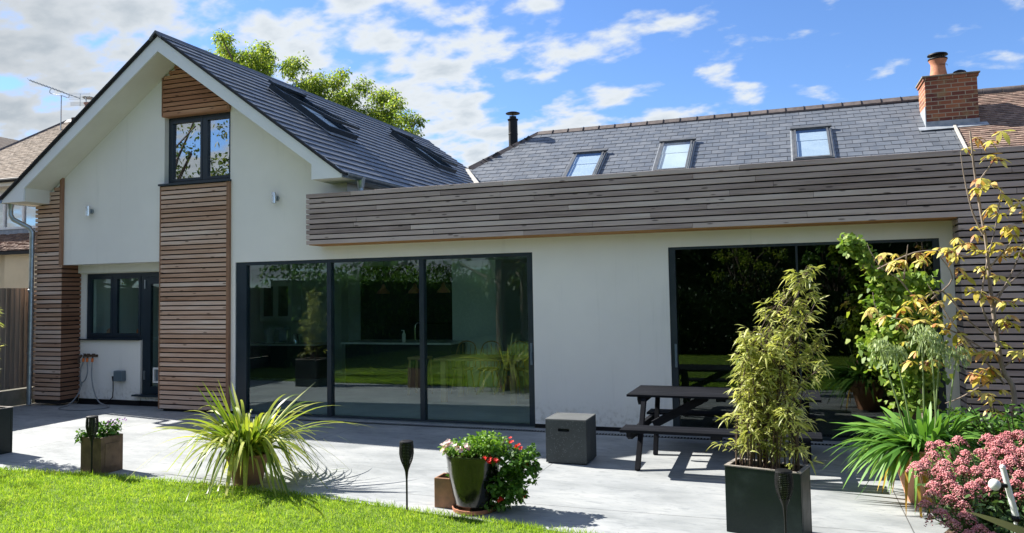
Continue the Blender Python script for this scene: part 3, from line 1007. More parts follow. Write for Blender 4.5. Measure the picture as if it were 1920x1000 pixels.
m.lathe([(0.20, 0), (0.205, 0.012), (0.20, 0.03)], (3.32, 9.62, 6.985), 28)
for k in range(6):
    t = k * math.pi / 3
    m.tube([(3.32 + .12 * math.cos(t), 9.62 + .12 * math.sin(t), 7.0), (3.32 + .12 * math.cos(t), 9.62 + .12 * math.sin(t), 7.10)], 0.008, 6)
m.lathe([(0.13, 0), (0.215, 0.01), (0.2, 0.04), (0.1, 0.07), (0.01, 0.08)], (3.32, 9.62, 7.08), 28)
part(m, 'cowl', M['black'], chim, smooth=True)
m = MB(); m.lathe([(0.17, 0), (0.16, 0.08), (0.12, 0.14), (0.05, 0.17), (0.01, 0.175)], (3.74, 9.6, 6.53), 24); part(m, 'capped_flue', M['black'], chim, smooth=True)
m = MB()
m.box(2.955, 4.01, 9.185, 9.199, 5.28, 5.50); m.beam((2.80, 9.1, 5.33), (4.15, 9.1, 5.35), 0.22, 0.012, up=(0, -0.55, 1))
m.box(2.952, 2.969, 9.19, 10.0, 5.35, 5.85)
part(m, 'flashing', M['lead'], chim)

# stove flue
m = MB()
fx, fy = -7.30, 10.4
m.lathe([(0.13, 5.7), (0.13, 6.72)], (fx, fy, 0), 24); m.lathe([(0.15, 6.72), (0.155, 6.75), (0.10, 6.76), (0.10, 6.83)], (fx, fy, 0), 20)
m.lathe([(0.132, 6.30), (0.136, 6.31), (0.136, 6.33), (0.132, 6.34)], (fx, fy, 0), 20)
m.lathe([(0.012, 6.83), (0.012, 6.92)], (fx, fy, 0), 8); m.lathe([(0.02, 6.90), (0.20, 6.905), (0.205, 6.925), (0.14, 6.95), (0.01, 6.97)], (fx, fy, 0), 24)
fl = part(m, 'flue', M['black'], house, smooth=True)
m = MB(); m.lathe([(0.28, 5.68), (0.20, 5.80), (0.145, 5.90), (0.133, 5.91)], (fx, fy, 0), 20); part(m, 'flashing_cone', M['white'], fl, smooth=True)


# rooflights
def rooflight(o, u, v, w, l, open_deg=0.0, label=None):
    """o = top corner, u = across, v = down slope"""
    o, u, v = Vector(o), Vector(u).normalized(), Vector(v).normalized()
    n = u.cross(v).normalized()
    if n.z < 0: n = -n
    f = MB()
    t = 0.045
    def bar(mb, a0, a1, b0, b1, h0, h1, org=o, nn=n, vv=v):
        V = []
        for h in (h0, h1):
            for a, b in ((a0, b0), (a1, b0), (a1, b1), (a0, b1)):
                V.append(org + u * a + vv * b + nn * h)
        mb.add(V, [(0, 3, 2, 1), (4, 5, 6, 7), (0, 1, 5, 4), (1, 2, 6, 5), (2, 3, 7, 6), (3, 0, 4, 7)])
    ht = 0.12 if open_deg else 0.07
    bar(f, 0, w, 0, t, -0.05, ht); bar(f, 0, w, l - t, l, -0.05, ht)
    bar(f, 0, t, t, l - t, -0.05, ht); bar(f, w - t, w, t, l - t, -0.05, ht)
    bar(f, -0.03, w + 0.03, -0.05, 0.06, ht + 0.001, ht + 0.045)
    fr = f.build('rooflight', M['frame'] if open_deg else M['rooflight_frame'], house)
    if label: fr['label'] = label
    # flashing apron
    a = MB()
    bar(a, -0.03, w + 0.03, l + 0.001, l + 0.12, 0.018, 0.026); bar(a, -0.035, -0.001, -0.02, l, 0.018, 0.026); bar(a, w + 0.001, w + 0.035, -0.02, l, 0.018, 0.026)
    a.build('apron', M['lead'], fr)
    s = MB(); g = MB()
    if open_deg:
        ang = R(open_deg)
        mid = o + v * (l * 0.5) + n * 0.125
        vv = (v * math.cos(ang) + n * math.sin(ang)).normalized()
        nn = u.cross(vv).normalized()
        if nn.z < 0: nn = -nn
        og = mid - vv * (l * 0.5)
        a0, a1, hl = 0.04, w - 0.04, l
        kw = dict(org=og, nn=nn, vv=vv)
    else:
        a0, a1, hl = 0.05, w - 0.05, l
        kw = {}
    h0, h1 = (0.0, 0.05) if open_deg else (0.071, 0.085)
    bar(s, a0, a1, 0.03, 0.09, h0, h1, **kw); bar(s, a0, a1, hl - 0.09, hl - 0.03, h0, h1, **kw)
    bar(s, a0, a0 + 0.045, 0.09, hl - 0.09, h0, h1, **kw); bar(s, a1 - 0.045, a1, 0.09, hl - 0.09, h0, h1, **kw)
    s.build('sash', M['frame'] if open_deg else M['rooflight_frame'], fr)
    bar(g, a0 + 0.045, a1 - 0.045, 0.09, hl - 0.09, h0 + 0.005, h0 + 0.012, **kw)
    g.build('pane', M['glass_roof'], fr)
    b = MB()
    bar(b, t, w - t, t + 0.62, l - t, 0.02, 0.026); bar(b, t, w - t, t + 0.15, t + 0.618, 0.03, 0.036)
    bar(b, t, w - t, t, t + 0.15, -0.02, -0.014)
    b.build('reveal_blind', M['blind'], fr)
    return fr


M['rooflight_frame'] = simple('grey_rooflight_frame', (0.085, 0.09, 0.095), (0.11, 0.115, 0.12), rough=0.45, scale=5)
M['blind'] = simple('sky_pale_blind', (0.64, 0.72, 0.76), (0.56, 0.65, 0.70), rough=0.8, scale=3)  # pale blue also stands in for sky reflected in the panes


def groof(x, y):
    return Vector((x, y, 6.118 - SL * (x - XC)))


rooflight(groof(-8.66, 1.2), (0, 1, 0), (1, 0, -SL), 0.95, 1.5, 7, 'rooflight of the gabled wing nearer the front')
rooflight(groof(-8.66, 5.65), (0, 1, 0), (1, 0, -SL), 0.95, 1.5, 6, 'rooflight of the gabled wing farther back')
for x, yt, wd, lb in ((-5.17, 9.17, 0.84, 'leftmost rooflight of the low roof'), (-2.98, 9.40, 0.84, 'middle rooflight of the low roof'), (0.12, 9.51, 0.86, 'rightmost rooflight of the low roof')):
    rooflight((x, yt, mz(yt) + 0.01), (1, 0, 0), (0, -1, -MS), wd, 1.75, 0, lb)

# ---- timber slats
PIT, BH, BT = 0.0765, 0.0565, 0.021


def slat_rows(mb, z0, z1, fn, pit=PIT, bh=BH):
    """fn(z) -> list of (a0,a1) extents, boards laid from the top down"""
    z = z1 - bh
    while z > z0 - 0.001:
        fn(mb, z, z + bh)
        z -= pit


def broken(a0, a1, lo=2.2, hi=3.8):
    c = [a0]
    x = a0 + rnd.uniform(0.6, hi)
    while x < a1 - 0.5:
        c.append(x); x += rnd.uniform(lo, hi)
    c.append(a1)
    return [(c[i] + (0.0015 if i else 0), c[i + 1] - (0.0015 if i < len(c) - 2 else 0)) for i in range(len(c) - 1)]


# parapet: front boards
PF = -0.367
m = MB()
def f(mb, z0, z1):
    for a, b in broken(-6.778, 4.8):
        j = rnd.uniform(-0.0025, 0.0025); k1 = rnd.uniform(-0.002, 0.002); k2 = rnd.uniform(-0.002, 0.002)
        q = MB(); q.box(a, b, PF + j, PF + BT + j, z0, z1)
        q.V = [(v[0], v[1], v[2] + (k1 if v[0] == a else k2)) for v in q.V]
        mb.add(q.V, q.F)
    mb.box(-6.776, -6.755, PF + BT + 0.001, -0.002, z0, z1)
slat_rows(m, 2.61, 3.361, f, pit=0.0768, bh=0.0600)
par = part(m, 'parapet', M['wood_grey'], house, bevel=0.003)
m = MB(); m.box(-6.74, 4.8, PF + BT + 0.012, PF + 0.06, 2.64, 3.345); m.box(-6.74, 4.8, PF + 0.061, -0.012, 2.66, 2.95)
for x in np.arange(-6.7, 4.8, 0.6):
    m.box(x, x + 0.045, PF + BT, PF + BT + 0.011, 2.63, 3.34)
part(m, 'backing', M['membrane'], par)
m = MB(); m.box(-6.74, 1.765, PF + BT + 0.002, -0.002, 2.598, 2.612)
part(m, 'underside_board', M['wood_orange'], par)
m = MB(); m.box(-6.2, 4.8, -0.02, 5.75, 2.98, 3.02)
part(m, 'flat_roof', M['slate_edge'], house)

# right slatted wall under the parapet
m = MB()
def f(mb, z0, z1):
    for a, b in broken(1.77, 4.8):
        mb.box(a, b, PF, PF + BT, z0, z1)
    mb.box(1.772, 1.772 + BT, PF + BT + 0.001, -0.002, z0, z1)
slat_rows(m, 0.04, 2.595, f)
cl = part(m, 'cladding', M['wood_grey'], house, bevel=0.003, label='grey slatted wall at the right end')
m = MB(); m.box(1.80, 4.8, PF + BT + 0.008, -0.004, 0.02, 2.6)
part(m, 'backing', M['membrane'], cl)

# left slatted corner
CF = -0.045
m = MB()
def f(mb, z0, z1):
    zc = (z0 + z1) / 2
    xa = -12.69
    if z1 > soff(-12.69) - 0.01 + 0.02:
        xa = XC - (5.81 - z1) / 0.7025 + 0.02
    if zc > 3.55:
        xa = max(xa, -12.36)
    if xa < -12.16:
        mb.box(xa, -12.11 if z0 > 2.455 else -12.053, CF, CF + BT, z0, z1)
    if z1 < 2.47:
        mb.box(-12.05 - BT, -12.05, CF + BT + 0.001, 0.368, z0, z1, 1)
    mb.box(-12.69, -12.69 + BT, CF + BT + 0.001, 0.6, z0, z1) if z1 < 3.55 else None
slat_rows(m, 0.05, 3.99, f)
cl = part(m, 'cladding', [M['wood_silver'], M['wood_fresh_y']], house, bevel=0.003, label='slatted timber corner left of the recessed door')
m = MB(); m.box(-12.66, -12.08, CF + BT + 0.005, 0.368, 0.04, 2.455); m.prism([(-12.66, 2.456), (-12.06, 2.456), (-12.06, 3.93), (-12.66, 3.48)], CF + BT + 0.005, -0.002)
part(m, 'backing', M['membrane'], cl)
m = MB(); m.box(-12.105, -12.05, CF - 0.008, -0.001, 2.462, 4.02)
part(m, 'trim', M['wood_trim'], cl)

# middle strip, below and above the small window
m = MB()
def f(mb, z0, z1): mb.box(-9.84, -8.50, CF, CF + BT, z0, z1)
slat_rows(m, 0.04, 3.70, f)
cl = part(m, 'cladding', M['wood_silver'], house, bevel=0.003, label='tall slatted timber strip below the first floor window')
m = MB(); m.box(-9.83, -8.50, CF + BT + 0.004, 0.002, 0.03, 3.70)
part(m, 'backing', M['membrane'], cl)
for b_ in ((-8.498, -8.445, CF - 0.008, -0.001, 0.04, 3.71), (-9.862, -9.842, CF - 0.004, -0.001, 0.04, 3.71)):
    m = MB(); m.box(*b_); part(m, 'trim', M['wood_trim'], cl)
m = MB()
def f(mb, z0, z1):
    xa = max(-9.82, XC - (5.81 - z1) / 0.7025 + 0.01)
    xb = min(-8.50, XC + (5.81 - z1) / 0.7025 - 0.01)
    if xb - xa > 0.05:
        mb.box(xa, xb, CF, CF + BT, z0, z1)
slat_rows(m, 4.895, 5.7971, f, pit=0.0766, bh=0.0595)
m.box(-9.835, -8.455, CF - 0.006, 0.09, 4.876, 4.893)
cl = part(m, 'cladding', M['wood_fresh'], house, bevel=0.003, label='reddish timber boards in the gable peak above the window')
m = MB(); m.prism([(-9.81, 4.895), (-8.48, 4.895), (-8.48, 5.05), (XC, 5.74), (-9.81, 5.50)], CF + BT + 0.004, 0.001)
part(m, 'backing', M['membrane'], cl)
for b_ in ((-9.838, -9.822, CF - 0.006, -0.001, 4.895, 5.54), (-8.498, -8.455, CF - 0.006, -0.001, 4.895, 5.09)):
    m = MB(); m.box(*b_); part(m, 'trim', M['wood_trim'], cl)


# ---- windows
def window(name, x0, x1, y, z0, z1, fw, cols, mull, glass, depth=0.07, sash=0.0, label=None, parent=None):
    f = MB()
    l, r, b, t = fw
    f.box(x0, x0 + l, y, y + depth, z0, z1); f.box(x1 - r, x1, y, y + depth, z0, z1)
    f.box(x0 + l, x1 - r, y, y + depth, z1 - t, z1); f.box(x0 + l, x1 - r, y, y + depth, z0, z0 + b)
    fr = f.build(name, M['frame'], parent or house, bevel=0.002)
    if label: fr['label'] = label
    edges = [x0 + l] + cols + [x1 - r]
    for i, c in enumerate(cols):
        mm = MB(); mm.box(c - mull / 2, c + mull / 2, y - 0.004, y + depth - 0.004, z0 + b, z1 - t)
        mm.build('mullion', M['frame'], fr, bevel=0.002)
    for i in range(len(edges) - 1):
        a = edges[i] + (mull / 2 if i else 0); c = edges[i + 1] - (mull / 2 if i < len(edges) - 2 else 0)
        if sash:
            s = MB()
            s.box(a + .002, a + sash, y - 0.008, y + depth * 0.7, z0 + b + .002, z1 - t - .002); s.box(c - sash, c - .002, y - 0.008, y + depth * 0.7, z0 + b + .002, z1 - t - .002)
            s.box(a + sash, c - sash, y - 0.008, y + depth * 0.7, z0 + b + .002, z0 + b + sash); s.box(a + sash, c - sash, y - 0.008, y + depth * 0.7, z1 - t - sash, z1 - t - .002)
            s.build('sash', M['frame'], fr)
            q = sash
        else: q = 0.0
        g = MB(); g.box(a + q, c - q, y + depth * 0.4, y + depth * 0.4 + 0.006, z0 + b + q, z1 - t - q)
        g.build('pane', glass, fr)
    return fr


sl = window('sliding_door', -8.362, -3.362, 0.02, 0.0, 2.398, (0.20, 0.085, 0.035, 0.05), [-6.637, -5.073], 0.075, M['glass'], 0.10, label='wide three pane sliding door under the gable and parapet')
m = MB(); m.box(-3.415, -3.385, 0.0, 0.018, 0.85, 1.15); m.box(-3.41, -3.39, -0.02, 0.0, 0.92, 1.02); m.build('handle', M['boxgrey'], sl)
m = MB(); m.box(-8.362, -3.362, -0.045, 0.018, 0.0, 0.012); m.build('threshold', M['steel'], sl)
sl = window('sliding_door', -1.499, 1.633, 0.02, 0.0, 2.412, (0.085, 0.07, 0.035, 0.045), [0.067], 0.025, M['glass_dark'], 0.10, label='two pane sliding door behind the picnic table')
m = MB(); m.box(-1.45, -1.42, 0.0, 0.018, 0.85, 1.15); m.build('handle', M['boxgrey'], sl)
uw = window('window', -9.812, -8.47, 0.09, 3.745, 4.874, (0.05, 0.045, 0.05, 0.05), [-9.07], 0.06, M['glass_up'], 0.07, sash=0.045, label='two pane first floor window in the gable')
m = MB(); m.box(-9.87, -8.44, -0.085, 0.09, 3.712, 3.743); m.build('sill', M['frame'], uw)
kw_ = window('window', -11.94, -10.655, 0.40, 1.145, 2.304, (0.05, 0.04, 0.05, 0.05), [-11.31], 0.05, M['glass'], 0.07, sash=0.05, label='small kitchen window in the recess')
m = MB(); m.box(-12.04, -10.66, 0.30, 0.40, 1.127, 1.144); m.build('sill', M['frame'], kw_)
# glazed back door with cat flap
m = MB()
m.box(-10.653, -10.58, 0.40, 0.47, 0.20, 2.304); m.box(-9.97, -9.902, 0.40, 0.47, 0.20, 2.304)
m.box(-10.58, -9.97, 0.40, 0.47, 2.22, 2.304)
m.box(-10.575, -10.47, 0.39, 0.45, 0.205, 2.215); m.box(-10.05, -9.975, 0.39, 0.45, 0.205, 2.215); m.box(-10.47, -10.05, 0.39, 0.45, 2.10, 2.215); m.box(-10.47, -10.05, 0.39, 0.45, 0.205, 0.33)
dr = part(m, 'door', M['frame'], house)
m = MB(); m.box(-10.47, -10.05, 0.415, 0.422, 0.33, 2.10); m.build('pane', M['glass'], dr)
m = MB()
m.box(-10.38, -10.14, 0.36, 0.414, 0.40, 0.43); m.box(-10.38, -10.14, 0.36, 0.414, 0.63, 0.66); m.box(-10.38, -10.35, 0.36, 0.414, 0.43, 0.63); m.box(-10.17, -10.14, 0.36, 0.414, 0.43, 0.63)
m.box(-10.35, -10.17, 0.395, 0.413, 0.43, 0.63, 1)
m.build('cat_flap', [M['white'], M['boxgrey']], dr)
for z_ in (2.02, 0.45):
    m = MB(); m.box(-10.60, -10.575, 0.372, 0.389, z_, z_ + 0.15); m.build('hinge', M['steel'], dr)
m = MB(); m.box(-10.75, -9.83, 0.26, 0.40, 0.172, 0.20); m.build('step_sill', M['frame'], dr)

# sealed step block in front of the strip
m = MB(); m.box(-10.9, -9.84, -0.02, 0.352, 0.0, 0.004)

# gutters and pipes
m = MB()
def gutter(mb, x, y0, y1, z, r=0.062):
    n = 8
    V = []
    for y in (y0, y1):
        for k in range(n + 1):
            t = math.pi + math.pi * k / n
            V.append((x + r * math.cos(t), y, z + r * math.sin(t)))
        for k in range(n, -1, -1):
            t = math.pi + math.pi * k / n
            V.append((x + (r - 0.006) * math.cos(t), y, z + (r - 0.006) * math.sin(t)))
    q = 2 * n + 2
    F = [(i, (i + 1) % q, q + (i + 1) % q, q + i) for i in range(q)]
    F += [tuple(range(q))[::-1], tuple(range(q, 2 * q))]
    mb.add(V, F)
gutter(m, -6.0, -0.53, 8.2, 3.605)
m.tube([(-5.938, -0.53, 3.61), (-5.938, 8.2, 3.61)], 0.009, 6)
for y in (-0.45, 0.4, 1.3, 2.2, 3.1, 4.0):
    m.box(-6.06, -6.055, y, y + 0.03, 3.56, 3.62)
gt = part(m, 'gutter', M['steel'], house, smooth=True, label='galvanised gutter on the right eave of the gabled wing')
m = MB(); m.tube([(-6.0, -0.10, 3.60), (-6.0, -0.10, 3.50), (-6.0, -0.10, 3.44)], [0.075, 0.055, 0.045], 14); m.tube([(-6.0, -0.10, 3.45), (-6.0, -0.10, 3.02)], 0.038, 14)
part(m, 'outlet_pipe', M['steel'], gt, smooth=True)
m = MB()
gutter(m, -12.93, -0.53, 8.2, 3.605)
m.tube([(-12.992, -0.53, 3.61), (-12.992, 8.2, 3.61)], 0.009, 6)
gt = part(m, 'gutter', M['steel'], house, smooth=True, label='galvanised gutter on the left eave')
m = MB()
m.tube([(-12.93, -0.33, 3.58), (-12.93, -0.33, 3.46)], [0.07, 0.042], 14)
m.tube([(-12.93, -0.33, 3.47), (-12.93, -0.33, 3.36), (-12.90, -0.30, 3.28), (-12.72, -0.13, 3.14), (-12.69, -0.10, 3.06), (-12.70, -0.10, 0.02)], 0.041, 14)
for z in (3.05, 2.0, 0.9):
    m.lathe([(0.043, 0), (0.048, 0.005), (0.048, 0.04), (0.043, 0.045)], (-12.70, -0.10, z), 14)
dp = part(m, 'downpipe', M['steel'], house, smooth=True)

# wall lamps
for x, z in ((-11.40, 3.375), (-7.56, 3.385)):
    m = MB(); m.lathe([(0.03, -0.085), (0.036, -0.083), (0.036, 0.083), (0.03, 0.085)], (x, -0.085, z), 16)
    lm = part(m, 'wall_lamp', M['chrome'], house, smooth=True)
    m = MB(); m.tube([(x + 0.0, -0.001, z), (x + 0.0, -0.03, z)], 0.042, 16); m.box(x - 0.012, x + 0.012, -0.06, -0.028, z - 0.02, z + 0.02)
    m.build('bracket', M['steel'], lm)

# socket and junction box in the recess
m = MB(); m.box(-11.16, -10.97, 0.26, 0.361, 0.42, 0.60)
o = part(m, 'outdoor_socket', M['boxgrey'], house, bevel=0.012)
m = MB(); m.box(-11.27, -11.18, 0.30, 0.361, 0.50, 0.59)
part(m, 'switch_box', M['white'], house, bevel=0.008)
m = MB(); m.tube([(-11.225, 0.32, 0.50), (-11.215, 0.31, 0.42)], [0.022, 0.014], 8); m.tube([(-11.215, 0.31, 0.43), (-11.20, 0.30, 0.25), (-11.21, 0.30, 0.14), (-11.30, 0.29, 0.06), (-11.55, 0.28, 0.012), (-12.0, 0.27, 0.012)], 0.009, 8)
tag(m.build('power_cable', M['black']), 'black power cable plugged in below the grey socket box', 'cable')
# tap and hose
m = MB()
m.box(-11.93, -11.62, 0.34, 0.361, 0.83, 0.87)
for i, x in enumerate((-11.86, -11.77, -11.65)):
    m.tube([(x, 0.33, 0.85), (x, 0.28, 0.86), (x, 0.27, 0.80)], 0.014, 8, mi=0)
    m.tube([(x, 0.27, 0.81), (x, 0.265, 0.745)], 0.021, 8, mi=1)
    m.box(x - 0.03, x + 0.03, 0.285, 0.30, 0.875, 0.89)
m.tube([(-11.93, 0.3, 0.86), (-11.97, 0.27, 0.80), (-11.96, 0.27, 0.72)], 0.022, 8)
tag(m.build('garden_tap', [M['stem_dark'], M['orange']]), 'triple outdoor tap with orange hose connectors on the recess wall', 'tap')
m = MB()
def smooth_path(pts, n=6):
    P = [Vector(p) for p in pts]; out = []
    for i in range(len(P) - 1):
        p0, p1, p2, p3 = P[max(i - 1, 0)], P[i], P[i + 1], P[min(i + 2, len(P) - 1)]
        for k in range(n):
            t = k / n
            out.append(0.5 * ((2 * p1) + (-p0 + p2) * t + (2 * p0 - 5 * p1 + 4 * p2 - p3) * t * t + (-p0 + 3 * p1 - 3 * p2 + p3) * t ** 3))
    out.append(P[-1])
    return out
m.tube(smooth_path([(-11.86, 0.265, 0.75), (-11.90, 0.25, 0.60), (-11.90, 0.25, 0.42), (-11.87, 0.24, 0.35)]), 0.011, 7)
m.tube(smooth_path([(-11.77, 0.265, 0.75), (-11.74, 0.25, 0.58), (-11.77, 0.24, 0.45), (-11.85, 0.24, 0.38)]), 0.011, 7)
m.tube(smooth_path([(-11.87, 0.24, 0.34), (-11.90, 0.2, 0.18), (-11.92, 0.05, 0.03), (-11.85, -0.2, 0.012), (-11.62, -0.36, 0.012), (-11.2, -0.35, 0.012), (-11.0, -0.1, 0.012), (-11.1, 0.12, 0.012), (-11.4, 0.2, 0.06), (-11.55, 0.22, 0.25), (-11.63, 0.24, 0.5), (-11.65, 0.265, 0.75)]), 0.011, 7)
m.tube([(-11.86, 0.235, 0.40), (-11.87, 0.235, 0.33)], 0.019, 8)
tag(m.build('garden_hose', M['hosegrey'], smooth=True), 'grey hose hanging from the tap and looping on the patio', 'hose')

# ------------------------------------------------------------------ interior
m = MB()
m.box(-12.3, -3.2, 6.0, 6.2, 0, 2.6)
m.box(-12.4, -12.2, 0.62, 6.0, 0, 2.6); m.box(-3.1, -2.9, 0.31, 6.0, 0, 2.6)
m.box(-12.2, -10.0, 5.7, 5.999, 0, 2.45)
part(m, 'inner_wall', M['wall_in'], house)
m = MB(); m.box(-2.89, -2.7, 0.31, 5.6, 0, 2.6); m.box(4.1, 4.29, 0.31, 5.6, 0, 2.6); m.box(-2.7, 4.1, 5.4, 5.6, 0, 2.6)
part(m, 'inner_wall', M['wall_dark'], house, label='wall of the right hand room, coloured dark to stand for its shade')
m = MB(); m.box(-9.6, -6.9, 5.9, 5.999, 0, 2.5)
part(m, 'inner_wall', M['wall_dark'], house, label='dark rear wall behind the island')
m = MB(); m.box(-6.38, -5.45, 4.0, 4.35, 0, 2.49)
part(m, 'pillar', M['wall_in'], house)
m = MB(); m.box(-12.2, -3.1, 0.31, 6.0, 2.5, 2.55)
part(m, 'ceiling', M['wall_in'], house)
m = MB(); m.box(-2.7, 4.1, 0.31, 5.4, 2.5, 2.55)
part(m, 'ceiling', M['wall_dark'], house)  # dark in place of pale plaster: the room's shade is put into the colour
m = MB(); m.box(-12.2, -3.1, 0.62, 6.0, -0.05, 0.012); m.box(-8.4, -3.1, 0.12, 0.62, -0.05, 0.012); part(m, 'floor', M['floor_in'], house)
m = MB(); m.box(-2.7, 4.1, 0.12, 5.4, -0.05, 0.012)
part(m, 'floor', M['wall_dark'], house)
m = MB(); m.box(-12.3, -6.5, 0.61, 6, 3.3, 3.35); m.box(-9.9, -8.3, 2.2, 2.3, 3.36, 5.2)
part(m, 'upper_floor', M['wall_in'], house)

t = thing('kitchen_counter', 'dark kitchen counter with a pale worktop at the left of the sliding door', 'counter', (-11.0, 4.8, 0))
m = MB(); m.box(-12.15, -9.9, 4.5, 5.1, 0.012, 0.74); m.build('cabinet_base', M['cab_dark'], t)
m = MB(); m.box(-12.18, -9.88, 4.46, 5.12, 0.741, 0.775); m.build('worktop', M['worktop'], t)
t = thing('kitchen_island', 'long kitchen island with a pale worktop behind the middle pane', 'counter', (-7.1, 3.6, 0))
m = MB(); m.box(-8.4, -6.1, 3.3, 4.1, 0.012, 0.88); m.build('cabinet_base', M['cab_dark'], t)
m = MB(); m.box(-8.45, -6.05, 3.2, 4.15, 0.881, 0.915); m.build('worktop', M['worktop'], t)
t = thing('wall_cabinet', 'pale wall cabinet with two glazed doors', 'cabinet', (-11.5, 5.4, 1.25))
m = MB()
for a, b in ((-12.0, -11.9), (-11.62, -11.48), (-11.2, -11.1)): m.box(a, b, 5.3, 5.34, 1.25, 2.2)
m.box(-11.9, -11.62, 5.3, 5.34, 1.25, 1.37); m.box(-11.48, -11.2, 5.3, 5.34, 1.25, 1.37); m.box(-11.9, -11.62, 5.3, 5.34, 2.08, 2.2); m.box(-11.48, -11.2, 5.3, 5.34, 2.08, 2.2)
m.build('door', M['cab'], t)
m = MB(); m.box(-12.0, -11.1, 5.345, 5.69, 1.25, 1.27); m.box(-12.0, -11.1, 5.345, 5.69, 2.18, 2.2); m.box(-12.0, -11.98, 5.345, 5.69, 1.27, 2.18); m.box(-11.12, -11.1, 5.345, 5.69, 1.27, 2.18); m.box(-11.98, -11.12, 5.345, 5.66, 1.7, 1.72)
m.build('carcass', M['cab'], t)
m = MB(); m.box(-11.9, -11.62, 5.315, 5.32, 1.37, 2.08); m.box(-11.48, -11.2, 5.315, 5.32, 1.37, 2.08); m.build('pane', M['cabglass'], t)
for k in range(8):
    x = -11.93 + k * 0.1
    m = MB(); m.lathe([(0.03, 0), (0.04, 0.05), (0.035, 0.12), (0.0, 0.12)], (x, 5.5, 1.272 if k % 2 else 1.722), 10)
    tag(m.build('jug', M['white'], None, loc=(x, 5.5, 1.272)), ('first', 'second', 'third', 'fourth')[k // 2] + ' white jug from the left on the ' + ('bottom' if k % 2 else 'middle') + ' shelf of the glazed wall cabinet', 'jug', 'white jugs inside the glazed wall cabinet')
m = MB(); m.lathe([(0.09, 0), (0.10, 0.02), (0.075, 0.05), (0.085, 0.2), (0.10, 0.22), (0.10, 0.30), (0.04, 0.31), (0.0, 0.34)], (-11.30, 4.75, 0.776), 16)
tag(m.build('coffee_grinder', M['white'], smooth=True), 'white coffee grinder on the left counter', 'grinder')
m = MB(); m.box(-11.05, -10.82, 4.6, 4.9, 0.776, 0.82); m.box(-11.05, -10.82, 4.75, 4.9, 0.82, 1.08); m.box(-11.05, -10.82, 4.6, 4.9, 1.08, 1.15)
tag(m.build('coffee_machine', M['chrome'], bevel=0.01), 'chrome coffee machine between grinder and kettle', 'coffee machine')
m = MB(); m.lathe([(0.085, 0), (0.085, 0.02), (0.065, 0.2), (0.05, 0.22), (0.0, 0.24)], (-10.6, 4.75, 0.776), 16)
m.tube([(-10.54, 4.75, 0.98), (-10.46, 4.75, 0.97), (-10.46, 4.75, 0.84), (-10.52, 4.75, 0.80)], 0.009, 6)
tag(m.build('kettle', M['chrome'], smooth=True), 'metal kettle with a side handle on the counter', 'kettle')
m = MB(); m.lathe([(0.035, 0), (0.037, 0.15), (0.02, 0.18), (0.012, 0.22)], (-7.12, 3.35, 0.916), 12); m.box(-7.17, -7.11, 3.34, 3.36, 1.136, 1.15)
tag(m.build('soap_bottle', M['white']), 'white pump bottle on the island worktop', 'bottle')
m = MB(); m.tube(smooth_path([(-6.95, 3.5, 0.92), (-6.95, 3.5, 1.2), (-6.9, 3.5, 1.28), (-6.82, 3.5, 1.25), (-6.81, 3.5, 1.18)]), 0.011, 8)
tag(m.build('kitchen_tap', M['chrome'], smooth=True), 'tall curved chrome tap on the island', 'tap')
for i, (x, lb) in enumerate(((-7.42, 'left copper pendant lamp over the island'), (-6.75, 'middle copper pendant lamp over the island'), (-6.15, 'right copper pendant lamp over the island, near the pillar'))):
    t = thing('pendant_lamp', lb, 'lamp', (x, 3.1, 1.86), group='copper pendant lamps over the island')
    m = MB(); m.lathe([(0.13, 1.86), (0.12, 1.90), (0.05, 1.97), (0.03, 2.03), (0.012, 2.05)], (x, 3.1, 0), 18); m.build('lamp_shade', M['copper'], t, smooth=True)
    m = MB(); m.tube([(x, 3.1, 2.05), (x, 3.1, 2.499)], 0.005, 6); m.build('cord', M['black'], t)
t = thing('picture', 'dark framed poster on the wall right of the middle mullion', 'picture', (-6.65, 5.85, 1.3))
m = MB(); m.box(-7.9, -7.2, 5.86, 5.89, 1.15, 2.1); m.build('frame', M['black'], t)
m = MB(); m.box(-7.86, -7.24, 5.85, 5.859, 1.19, 2.06); m.build('print', M['cab_dark'], t)

# dining table and chairs
t = thing('dining_table', 'oak dining table standing behind the right pane', 'table', (-5.1, 2.2, 0))
m = MB(); m.box(-5.75, -4.2, 1.8, 2.7, 0.72, 0.755); m.build('tabletop', M['oak'], t, bevel=0.004)
for x in (-5.6, -4.35):
    for y in (1.9, 2.6):
        m = MB(); m.box(x - 0.045, x + 0.045, y - 0.045, y + 0.045, 0.013, 0.719); m.build('leg', M['oak'], t)


def spindle_chair(x, y, rz, label):
    t = thing('spindle_chair', label, 'chair', (x, y, 0.012), group='spindle back chairs around the dining table')
    def tr(p):
        c, s = math.cos(rz), math.sin(rz)
        return (x + p[0] * c - p[1] * s, y + p[0] * s + p[1] * c, 0.012 + p[2])
    m = MB(); m.lathe([(0.19, 0.43), (0.20, 0.45), (0.19, 0.465)], (x, y, 0.012), 16); m.build('seat', M['oak'], t)
    for a, b in ((-.14, -.14), (.14, -.14), (-.14, .14), (.14, .14)):
        m = MB(); m.tube([tr((a * 1.2, b * 1.2, 0)), tr((a * .8, b * .8, .43))], [0.014, 0.018], 8); m.build('leg', M['oak'], t)
    m = MB()
    m.tube([tr(p) for p in smooth_path([(-.19, .12, .46), (-.2, .17, .70), (-.15, .2, .88), (0, .21, .94), (.15, .2, .88), (.2, .17, .70), (.19, .12, .46)])], 0.012, 7)
    for k in range(5):
        u = (-2 + k) * 0.065
        m.tube([tr((u, .16, .46)), tr((u * 1.3, .2, .90 - abs(k - 2) * 0.02))], 0.007, 6)
    m.build('backrest', M['oak'], t)
    return t


